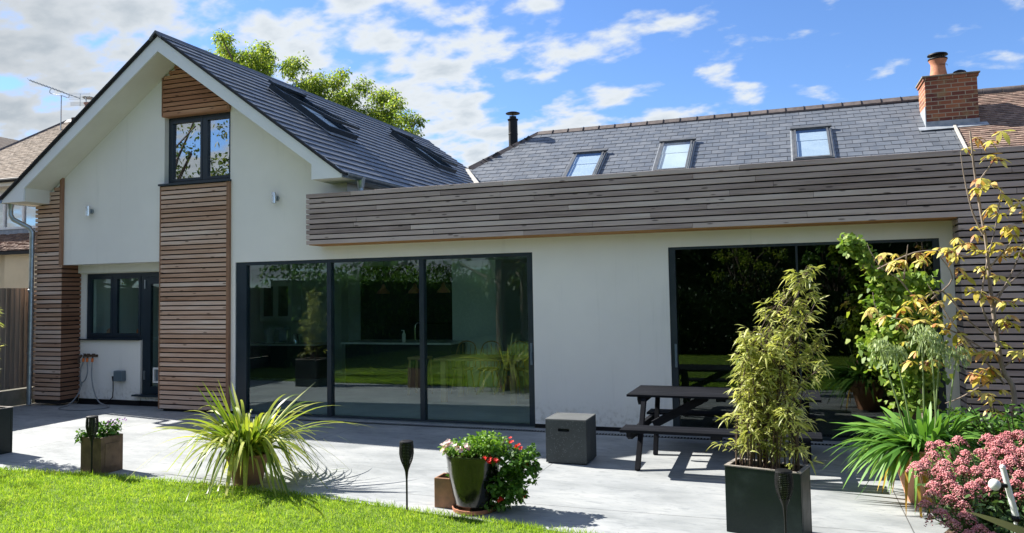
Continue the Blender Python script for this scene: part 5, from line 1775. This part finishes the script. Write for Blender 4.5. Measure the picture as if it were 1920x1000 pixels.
mesh_np('foliage', *join(parts), M['l_fresh'] if 'l_fresh' in M else leaf('lime_green_leaf', [(0, (0.06, 0.15, 0.015)), (0.5, (0.15, 0.30, 0.03)), (1, (0.30, 0.45, 0.07))]), t)
parts = []
for k in range(80):
    a = rnd.uniform(-0.9, 1.2)
    u = rnd.random()
    x = BX + 0.21 + rnd.uniform(0, 0.26) + 0.05 * math.sin(u * 5)
    y = BY + rnd.uniform(-0.12, 0.22)
    z = 0.50 - u * 0.45
    x -= max(0, u - 0.5) * 0.10
    parts.append(leafball(26, (x, y, z), (0.055, 0.055, 0.045), 0.035, 1.0))
mesh_np('trailing_foliage', *join(parts), M['l_green'], t)
m = MB()
stalks = [((BX + .28, BY, .48), (BX + .42, BY - .02, .55)), ((BX + .30, BY, .44), (BX + .47, BY, .40)), ((BX + .30, BY, .30), (BX + .44, BY, .14)), ((BX + .25, BY, .5), (BX + .33, BY, .60)), ((BX + .38, BY, .40), (BX + .45, BY, .28))]
for a, b in stalks:
    m.tube(smooth_path([a, ((a[0] + b[0]) / 2, (a[1] + b[1]) / 2, max(a[2], b[2]) + .01), b], 3), 0.0035, 5)
m.build('stems', M['stem_red'], t)
parts = []
for c, n in (((BX + .42, BY - .02, .56), 7), ((BX + .21, BY - .17, .46), 8), ((BX + .26, BY - .15, .47), 7), ((BX + .28, BY - .08, .13), 7), ((BX + .33, BY, .61), 3), ((BX + .46, BY, .41), 3), ((BX + .44, BY, .14), 2), ((BX + .18, BY - .18, .50), 3)):
    V, F = flowers([(c[0] + rnd.uniform(-.02, .02), c[1] + rnd.uniform(-.02, .02), c[2] + rnd.uniform(-.02, .02)) for _ in range(n)], 0.017)
    mesh_np('flower_cluster', V, F, M['petalred'], t)
for c in [(BX - .24, BY - .12, .56), (BX - .20, BY - .14, .58), (BX - .17, BY - .15, .60), (BX - .10, BY - .17, .57), (BX + .0, BY - .16, .575), (BX - .25, BY - .10, .51), (BX - .22, BY - .15, .53), (BX - .06, BY - .18, .55)]:
    V, F = flowers([(c[0] + dx_, c[1], c[2] + dz__) for dx_, dz__ in ((0, 0), (.022, -.02))], 0.024, 5, 0.85)
    mesh_np('petunia_flower', V, F, M['petalpink'], t)


# bamboo
def bamboo(t, cx, cy, z0, rot, hw, hd, ztop, nculm, nleaf, seed, envelope):
    r = random.Random(seed)
    m = MB(); Ps, Ds = [], []
    c, s = math.cos(rot), math.sin(rot)
    for k in range(nculm):
        a, b = r.uniform(-hw, hw), r.uniform(-hd, hd)
        bx, by = cx + a * c - b * s, cy + a * s + b * c
        ht, ex, ey = envelope(r, a)
        tx, ty = bx + ex, by + ey
        pts = smooth_path([(bx, by, z0), (bx + ex * .12, by + ey * .12, z0 + (ht - z0) * .45), (bx + ex * .5, by + ey * .5, z0 + (ht - z0) * .8), (tx, ty, ht)], 5)
        m.tube(pts, [0.0065 - 0.0045 * i / (len(pts) - 1) for i in range(len(pts))], 6)
        per = int(nleaf / nculm)
        nodes = [r.uniform(0.12, 1.0) ** 0.85 for _ in range(max(3, per // 7))]
        for u in nodes:
            p = pts[min(int(u * (len(pts) - 1)), len(pts) - 1)]
            az = r.uniform(0, 6.283)
            tl = r.uniform(0.04, 0.17) * (1.1 - 0.6 * u)
            e = p + Vector((math.cos(az) * tl, math.sin(az) * tl, r.uniform(0.0, 0.10)))
            m.tube([p, (p + e) / 2 + Vector((0, 0, .012)), e], [0.0022, 0.0018, 0.0012], 4)
            for q in range(7):
                w_ = r.random()
                Ps.append(p + (e - p) * (0.4 + 0.6 * w_) + Vector((r.gauss(0, .012), r.gauss(0, .012), r.gauss(0, .012))))
                az2 = az + r.gauss(0, 0.9)
                Ds.append((math.cos(az2), math.sin(az2), r.uniform(-0.6, 0.7)))
    m.build('culms', M['stem_dark'], t)
    n = len(Ps)
    V, F = strips(np.array([tuple(p) for p in Ps]), np.array(Ds), rng.uniform(.05, .10, n), rng.uniform(.011, .018, n), K=4, prof=[.25, .9, 1, .6, .03], droop=rng.uniform(.1, .7, n))
    mesh_np('foliage', V, F, M['l_bamboo'], t)


t = thing('potted_bamboo', 'tall yellow green bamboo in a dark rectangular planter at the right', 'potted plant', (-0.22, -3.87, 0))
planter_box(t, 'pot', -0.51, 0.055, -4.01, -3.72, 0.497, M['slatepot'], rim=M['slatepot_rim'], rot=R(-14), soil=0.035)


def env(r, a):
    u = r.random()
    if u < 0.25: return r.uniform(1.75, 2.02), r.uniform(-.08, .10) - a * .7 + .33, r.gauss(0, .08)
    if u < 0.45: return r.uniform(1.30, 1.55), r.uniform(-.06, .10) - (a + .2) * .5, r.gauss(0, .12)
    if u < 0.60: return r.uniform(1.45, 1.72), .28 - a * .6 + r.uniform(-.1, .12), r.gauss(0, .1)
    return r.uniform(0.9, 1.5), r.gauss(0.12, .13) - a * .25, r.gauss(0, .14)


bamboo(t, -0.22, -3.87, 0.46, R(-14), 0.24, 0.10, 2.0, 42, 4500, 5, env)
# tall canes seen in the gaps
t = thing('potted_bamboo', 'dark planter with bamboo cut off by the left edge of the view', 'potted plant', (-9.35, -3.45, 0))
planter_box(t, 'pot', -9.60, -9.05, -3.62, -3.2, 0.545, M['slatepot'], rim=M['slatepot_rim'])
bamboo(t, -9.36, -3.45, 0.5, 0, 0.14, 0.12, 2.0, 20, 1700, 9, lambda r, a: (r.uniform(1.4, 2.0), r.gauss(-0.04, .07), r.gauss(0, .10)))

# big terracotta pot with agapanthus
AX, AY = 1.02, -2.62
t = thing('potted_agapanthus', 'large pale terracotta pot with broad strap leaves and tall green seed heads', 'potted plant', (AX, AY, 0))
m = MB(); m.lathe([(0.14, 0.0), (0.15, 0.006), (0.20, 0.20), (0.245, 0.36), (0.247, 0.372), (0.253, 0.376), (0.27, 0.44), (0.285, 0.45), (0.285, 0.475), (0.262, 0.475), (0.25, 0.42)], (AX, AY, 0), 40); m.build('pot', M['clay_pale'], t, smooth=True)
m = MB(); m.lathe([(0.24, 0.35), (0.25, 0.425), (0.0, 0.44)], (AX, AY, 0), 20); m.build('soil', M['soil'], t)
pr = [0.7, 0.85, 1, 1, 1, 0.98, 0.9, 0.75, 0.5, 0.08]
V, F = join([strap_fan(190, (AX - .02, AY, 0.44), 0.22, 0.45, 0.78, 0.042, 30, 68, 0.55, prof=pr, bias=(-.22, -.05, 0)),
             strap_fan(130, (AX - .05, AY, 0.44), 0.24, 0.35, 0.62, 0.040, 12, 50, 0.75, prof=pr, bias=(-.2, -.1, 0)),
             strap_fan(24, (AX, AY, 0.43), 0.12, 0.35, 0.50, 0.042, 60, 84, 0.15, prof=pr)])
Vd, Fd = strap_fan(14, (AX - .14, AY - .10, 0.45), 0.14, 0.30, 0.42, 0.03, 10, 50, 1.4, prof=pr, bias=(-.4, -.5, 0))
mesh_np('dead_leaves', Vd, Fd, leaf('yellowed_leaf', [(0, (0.40, 0.20, 0.04)), (0.6, (0.55, 0.38, 0.08)), (1, (0.30, 0.13, 0.05))], trans=.3, rough=.8, spec=.1), t)
V[:, 2] = np.maximum(V[:, 2], 0.03)
mesh_np('foliage', V, F, M['l_agap'], t)
heads = [(0.70, -2.75, 1.31, .095), (0.82, -2.72, 1.27, .085), (1.03, -2.73, 1.40, .125), (1.28, -2.75, 1.25, .095), (1.16, -2.72, 1.28, .085), (1.10, -2.70, 1.38, .09)]
stems_to = [(0.90, -2.66), (0.94, -2.62), (1.02, -2.66), (1.18, -2.66), (1.10, -2.6), (1.12, -2.66)]
m = MB(); Ps, Ds = [], []
P2, D2 = [], []
for (hx, hy, hz, hr), (bx, by) in zip(heads, stems_to):
    m.tube(smooth_path([(bx, by, 0.43), ((bx * .6 + hx * .4), (by + hy) / 2, 0.85), (hx, hy, hz)], 4), 0.0065, 7)
    for k in range(120):
        d = norm(rng.normal(size=3) + np.array([0, 0, .45]))
        e = np.array([hx, hy, hz]) + d * hr
        Ps.append((hx, hy, hz)); Ds.append(d * hr)
        P2.append(e); D2.append(norm(d * .4 + np.array([0, 0, -1])))
m.build('stalks', M['stem_green'], t, smooth=True)
Ds = np.array(Ds)
V1 = strips(np.array(Ps), Ds, np.linalg.norm(Ds, axis=1), 0.0022, K=1, prof=[1, 1])
n = len(P2)
V2 = strips(np.array(P2), np.array(D2), 0.032, 0.013, K=2, prof=[.5, 1, .3])
V3 = strips(np.array(P2), np.array(D2), 0.032, 0.013, K=2, prof=[.5, 1, .3])
mesh_np('seed_heads', *join([V1, V2, V3]), M['l_pod'], t)

# ------------------------------------------------------------------ horse chestnut sapling
def S(u, v, dy=0.0):
    """sketch grid of the sapling: 100 units = 0.46 m across, 0.50 m up"""
    return Vector((1.76 + (u - 1860) * 0.0046, -1.80 + dy, 1.52 - (v - 600) * 0.0050))


t = thing('horse_chestnut_sapling', 'bare stemmed sapling with browning palmate leaves against the slatted wall', 'young tree', (1.82, -1.8, 0.05))
m = MB()
m.tube(smooth_path([(1.84, -1.8, 0.05), S(1890, 740), S(1872, 690), S(1862, 600), S(1858, 520, .03), S(1856, 460, .03), S(1848, 380, .05), S(1842, 310, .06), S(1838, 240, .05)], 4), [0.026 * (1 - i / 45) for i in range(33)], 9)
br = [
    [(1858, 620), (1840, 570), (1850, 500), (1868, 430), (1882, 355)],
    [(1862, 560), (1885, 540), (1925, 500), (1945, 470)],
    [(1860, 580), (1895, 520), (1915, 480), (1935, 430)],
    [(1860, 640), (1815, 600), (1770, 545), (1725, 560), (1690, 520), (1660, 500), (1640, 470), (1632, 450)],
    [(1868, 680), (1820, 640), (1760, 610), (1700, 600), (1650, 585), (1640, 545)],
    [(1875, 720), (1830, 660), (1790, 610), (1765, 565), (1745, 530)],
    [(1860, 500), (1890, 465), (1905, 440)],
    [(1850, 440), (1832, 395), (1820, 330), (1815, 280)],
    [(1846, 340), (1870, 310), (1882, 295)],
    [(1870, 690), (1900, 665), (1930, 640)],
    [(1750, 560), (1790, 520), (1762, 470)],
    [(1700, 520), (1705, 480), (1708, 455)],
    [(1650, 500), (1720, 470), (1780, 468)],
    [(1820, 640), (1770, 660), (1720, 685)],
    [(1860, 470), (1820, 480), (1790, 470)],
    [(1872, 700), (1800, 745), (1770, 760)],
]
for i, b in enumerate(br):
    dy = rnd.uniform(-.12, .12)
    pts = smooth_path([S(u, v, dy * k / max(1, len(b) - 1)) for k, (u, v) in enumerate(b)], 4)
    m.tube(pts, [0.009 * (1 - 0.75 * q / (len(pts) - 1)) + 0.0012 for q in range(len(pts))], 6)
m.build('trunk', M['bark'], t, smooth=True)
lp = [(1850, 250), (1890, 248), (1830, 270), (1865, 292), (1885, 295), (1850, 335), (1865, 345), (1900, 375), (1915, 385), (1885, 400), (1880, 365), (1855, 425), (1890, 425), (1830, 440), (1800, 445), (1870, 455), (1905, 440), (1840, 468), (1760, 468), (1735, 475), (1780, 465), (1725, 470), (1690, 470), (1900, 465), (1880, 480), (1665, 470), (1680, 490), (1800, 500), (1840, 500), (1725, 560), (1750, 545), (1780, 550), (1830, 545), (1850, 555), (1700, 575), (1740, 575), (1760, 580), (1800, 590), (1880, 600), (1890, 605), (1640, 575), (1695, 595), (1770, 620), (1800, 640), (1820, 655), (1780, 655), (1710, 680), (1730, 685), (1760, 640), (1900, 655), (1910, 665), (1870, 640), (1820, 700), (1840, 705), (1850, 740), (1860, 750), (1830, 690), (1925, 395), (1930, 460), (1915, 640), (1700, 485), (1655, 480), (1790, 475), (1820, 455), (1770, 590), (1730, 600), (1790, 625), (1835, 660), (1850, 690), (1815, 730), (1840, 760), (1870, 730), (1690, 640), (1660, 590), (1720, 660), (1860, 510), (1905, 560), (1865, 390), (1840, 350)]
Ps, Ds, Ls, Us = [], [], [], []
lp = lp + [(u + rnd.uniform(-22, 22), v + rnd.uniform(-16, 18)) for (u, v) in lp if rnd.random() < 0.75]
for (u, v) in lp:
    p = S(u, v, rnd.uniform(-.16, .12))
    az0 = rnd.uniform(0, 6.283)
    nl = rnd.choice((5, 5, 6, 7))
    sz = rnd.uniform(0.08, 0.135)
    for k in range(nl):
        a = az0 + (k - nl / 2) * 0.72
        Ps.append(tuple(p)); Ds.append((math.cos(a), math.sin(a) * .8, rnd.uniform(-.45, .25))); Ls.append(sz * (1 - 0.12 * abs(k - nl / 2)) * rnd.uniform(.8, 1.15))
        Us.append((rnd.gauss(0, .3), rnd.gauss(0, .3) - .25, 1))
Ls = np.array(Ls)
V, F = strips(np.array(Ps), np.array(Ds), Ls, Ls * 0.42, K=5, prof=[.08, .35, .75, 1, .8, .08], droop=rng.uniform(.2, 1.0, len(Ls)), up=norm(np.array(Us)))
mesh_np('foliage', V, F, M['l_chest'], t)

# ginkgo
t = thing('ginkgo', 'slender ginkgo with lime green fan shaped leaves leaning in front of the glass', 'young tree', (1.12, -1.15, 0.05))
def G(u, v, dy=0.0):
    return Vector((1.276 + (u - 1740) * 0.0048, -1.2 + dy, 0.846 - (v - 720) * 0.0054))
m = MB()
trunkg = [(1735, 800), (1725, 720), (1700, 640), (1680, 570), (1650, 510), (1620, 465), (1590, 440)]
m.tube(smooth_path([(1.22, -1.2, 0.04)] + [G(*p) for p in trunkg[1:]], 4), [0.016 * (1 - i / 30) for i in range(25)], 7)
brs = [trunkg[1:], [(1700, 640), (1690, 600), (1730, 540), (1760, 525)], [(1700, 650), (1660, 625), (1630, 640)], [(1720, 700), (1745, 640), (1735, 580)], [(1725, 730), (1670, 700), (1650, 660)], [(1690, 600), (1640, 560)], [(1670, 550), (1700, 520), (1740, 522)], [(1730, 760), (1700, 740), (1760, 700)]]
Ps, Ds = [], []
for i, b in enumerate(brs):
    dy = rnd.uniform(-.1, .15)
    pts = smooth_path([G(u, v, dy * k) for k, (u, v) in enumerate(b)] if i else [G(u, v) for u, v in b], 8)
    if i: m.tube(pts, 0.005, 5)
    for p in pts:
        dens_ = 30 if i == 0 and p.z < 1.9 else 15
        spread = (0.055 if p.z > 1.7 else 0.09)
        for k in range(dens_):
            a = rnd.uniform(0, 6.283)
            Ps.append(tuple(p + Vector((rnd.gauss(0, spread), rnd.gauss(0, spread * .8), rnd.gauss(0, spread * .8)))))
            Ds.append((math.cos(a), math.sin(a), rnd.uniform(-.8, .3)))
m.build('trunk', M['bark'], t, smooth=True)
n = len(Ps)
up = norm(rng.normal(size=(n, 3)) * .5 + np.array([-0.3, -0.8, 0.5]))
V, F = strips(np.array(Ps), np.array(Ds), rng.uniform(.036, .06, n), rng.uniform(.055, .085, n), K=3, prof=[.06, .5, .95, .75], droop=.15, up=up)
mesh_np('foliage', V, F, M['l_gink'], t)

# green shrub at right behind the sedum
t = thing('shrub', 'low green leafy shrub between the agapanthus pot and the slatted wall', 'shrub', (1.75, -2.3, 0.05))
V, F = join([leafball(700, (1.60, -2.35, 0.55), (0.40, 0.3, 0.18), 0.055, .55), leafball(500, (1.95, -2.25, 0.62), (0.32, 0.3, 0.2), 0.055, .55), leafball(260, (1.35, -2.4, 0.62), (0.18, 0.2, 0.16), 0.055, .5), leafball(500, (1.75, -2.3, 0.3), (0.5, 0.35, 0.25), 0.055, .55)])
mesh_np('foliage', V, F, M['l_green'], t)
m = MB()
for k in range(26):
    a = rnd.uniform(0, 6.28)
    m.tube(smooth_path([(1.75 + rnd.uniform(-.1, .1), -2.3, 0.04), (1.75 + math.cos(a) * .2, -2.3 + math.sin(a) * .15, .4), (1.72 + math.cos(a) * .45, -2.3 + math.sin(a) * .3, .55 + rnd.uniform(0, .3))], 3), 0.004, 5)
m.build('stems', M['stem_dark'], t)

# sedum
t = thing('sedum', 'sedum clump with flat dusty pink flower heads at the lower right corner', 'flowering plant', (1.4, -3.5, 0.04))
heads = []
for (x, y, z) in [(0.965, -3.402, 0.631), (1.019, -3.39, 0.64), (1.154, -3.346, 0.671), (0.9, -3.546, 0.532), (0.961, -3.485, 0.575), (0.841, -3.581, 0.508), (0.975, -3.607, 0.49), (1.031, -3.551, 0.529), (1.133, -3.531, 0.542), (1.13, -3.596, 0.498), (1.023, -3.646, 0.463), (0.934, -3.732, 0.404), (0.896, -3.788, 0.365), (0.843, -3.876, 0.304), (1.027, -3.713, 0.417), (1.07, -3.755, 0.388), (1.169, -3.715, 0.416), (1.221, -3.59, 0.502), (1.272, -3.443, 0.603), (1.365, -3.316, 0.691), (1.447, -3.325, 0.685), (1.503, -3.285, 0.712), (1.587, -3.272, 0.722), (1.401, -3.369, 0.655), (1.502, -3.394, 0.637), (1.451, -3.446, 0.601), (1.546, -3.423, 0.617), (1.478, -3.488, 0.572), (1.369, -3.635, 0.471), (1.497, -3.605, 0.491), (1.09, -3.865, 0.312), (1.089, -3.945, 0.257), (1.148, -4.03, 0.198), (1.452, -3.77, 0.378), (1.392, -3.545, 0.533), (1.314, -3.498, 0.565), (1.306, -3.606, 0.491), (1.235, -3.694, 0.43), (1.19, -3.462, 0.59), (1.401, -3.427, 0.614), (1.304, -3.542, 0.535), (1.177, -3.799, 0.358), (1.293, -3.73, 0.405), (1.084, -4.072, 0.17), (1.002, -4.005, 0.215), (0.933, -3.935, 0.264), (1.454, -3.678, 0.441), (1.579, -3.524, 0.547), (1.639, -3.369, 0.655), (1.532, -3.693, 0.431), (1.667, -3.207, 0.766), (1.536, -3.848, 0.324), (1.209, -4.079, 0.165), (1.003, -3.832, 0.335)]:
    heads.append((x + rnd.uniform(-.01, .01), y, z, rnd.uniform(0.045, 0.075)))
oct_v = np.array([(1, 0, 0), (-1, 0, 0), (0, 1, 0), (0, -1, 0), (0, 0, 1), (0, 0, -1)], float)
oct_f = np.array([(0, 2, 4), (2, 1, 4), (1, 3, 4), (3, 0, 4), (2, 0, 5), (1, 2, 5), (3, 1, 5), (0, 3, 5)])
Vs, Fs, cnt = [], [], 0
m = MB()
lvP, lvD = [], []
for (x, y, z, r) in heads:
    n = int(330 * (r / 0.07) ** 2)
    lob = rng.normal(0, r * .45, (7, 2))
    a = rng.uniform(0, 6.283, n); q = np.sqrt(rng.random(n)) * r * .62
    li = rng.integers(0, 7, n)
    px2 = lob[li, 0] + q * np.cos(a); py2 = lob[li, 1] + q * np.sin(a)
    hz = z + 0.022 - 2.2 * (px2 ** 2 + py2 ** 2) / r * .35 + rng.normal(0, .0045, n) - 0.012 * (q / r)
    C = np.stack([x + px2, y + py2, hz], 1)
    sz = rng.uniform(.004, .0075, n)
    V = (C[:, None, :] + oct_v[None] * sz[:, None, None] * np.array([1, 1, .8])).reshape(-1, 3)
    F = (oct_f[None] + (np.arange(n) * 6)[:, None, None]).reshape(-1, 3) + cnt
    cnt += len(V); Vs.append(V); Fs.append(F)
    bx, by = 1.4 + (x - 1.4) * .45, -3.5 + (y + 3.5) * .4
    mid = Vector(((bx + x) / 2 + (x - 1.4) * .15, (by + y) / 2, max(0.05, z * .55)))
    pts = smooth_path([(bx, by, 0.04), mid, (x, y, z)], 3)
    m.tube(pts, 0.0045, 5)
    for k in range(5):
        dd = rng.normal(0, r * .5, 2)
        m.tube([Vector((x, y, z - .05)), Vector((x + dd[0], y + dd[1], z + .002))], 0.002, 4)
    for p in pts[1:-1]:
        for k in range(4):
            a_ = rnd.uniform(0, 6.283)
            lvP.append(tuple(p)); lvD.append((math.cos(a_), math.sin(a_), .2))
mesh_np('flower_heads', np.concatenate(Vs), np.concatenate(Fs), M['sedum'], t)
m.build('stems', M['stem_red'], t)
n = len(lvP)
V, F = join([strips(np.array(lvP), np.array(lvD), rng.uniform(.05, .08, n), rng.uniform(.025, .035, n), K=2, prof=[.4, 1, .2], droop=.3),
             leafball(1100, (1.38, -3.62, 0.24), (0.42, 0.5, 0.24), 0.055, .5)])
V[:, 2] = np.maximum(V[:, 2], 0.01)
mesh_np('foliage', V, F, M['l_sedum'] if 'l_sedum' in M else leaf('sedum_leaf', [(0, (0.03, 0.07, 0.02)), (1, (0.13, 0.22, 0.07))], trans=.2), t)

# white garden stake lamp and long leaf in the corner
t = thing('stake_lamp', 'white stake with a round white bulb on its side among the sedum', 'lamp', (1.27, -4.3, 0.04))
m = MB(); m.tube([(1.30, -4.3, 0.04), (1.30, -4.3, 0.34)], 0.010, 10); m.tube([(1.304, -4.3, 0.365), (1.245, -4.3, 0.67)], [0.020, 0.017], 12); m.lathe([(0.0, -.018), (0.014, -.013), (0.019, 0), (0.014, .013), (0.0, .018)], (1.244, -4.3, 0.67), 12)
post_ = m.build('post', M['white'], t, smooth=True)
m = MB(); m.lathe([(0.0, -.026), (0.018, -.02), (0.026, 0), (0.018, .02), (0.0, .026)], (1.303, -4.3, 0.352), 14); m.build('joint', M['black'], t, smooth=True)
m = MB(); m.tube([(1.26, -4.31, 0.555), (1.222, -4.32, 0.558)], 0.014, 10); m.build('socket', M['black'], t, smooth=True)
m = MB(); m.lathe([(0.0, -.038), (0.020, -.032), (0.034, -.012), (0.036, .005), (0.030, .022), (0.016, .034), (0.0, .038)], (1.188, -4.33, 0.562), 16); m.build('bulb', M['white'], t, smooth=True)
t = thing('strap_leaf_plant', 'plant with long olive strap leaves in the lower right corner', 'plant', (1.6, -4.75, 0.03))
SLX = -0.12
V, F = strips(np.array([(1.50, -4.7, .26), (1.62, -4.7, .16), (1.6, -4.72, .2), (1.66, -4.7, .2)]), np.array([(-.95, .0, .50), (-1, -.1, .12), (.5, .6, .7), (.6, -.5, .8)]), np.array([.62, .5, .7, .7]), np.array([.055, .05, .05, .05]), K=8, prof=[1, 1, 1, 1, .95, .85, .65, .4, .03], droop=np.array([.12, .2, .5, .5]), up=np.tile(norm(np.array([[0.1, -.75, .6]])), (4, 1)))
mesh_np('foliage', V, F, M['olive'], t)
m = MB(); m.tube([(1.63, -4.7, 0.02), (1.63, -4.7, 0.3)], 0.02, 8); m.build('stem', M['stem_green'], t)
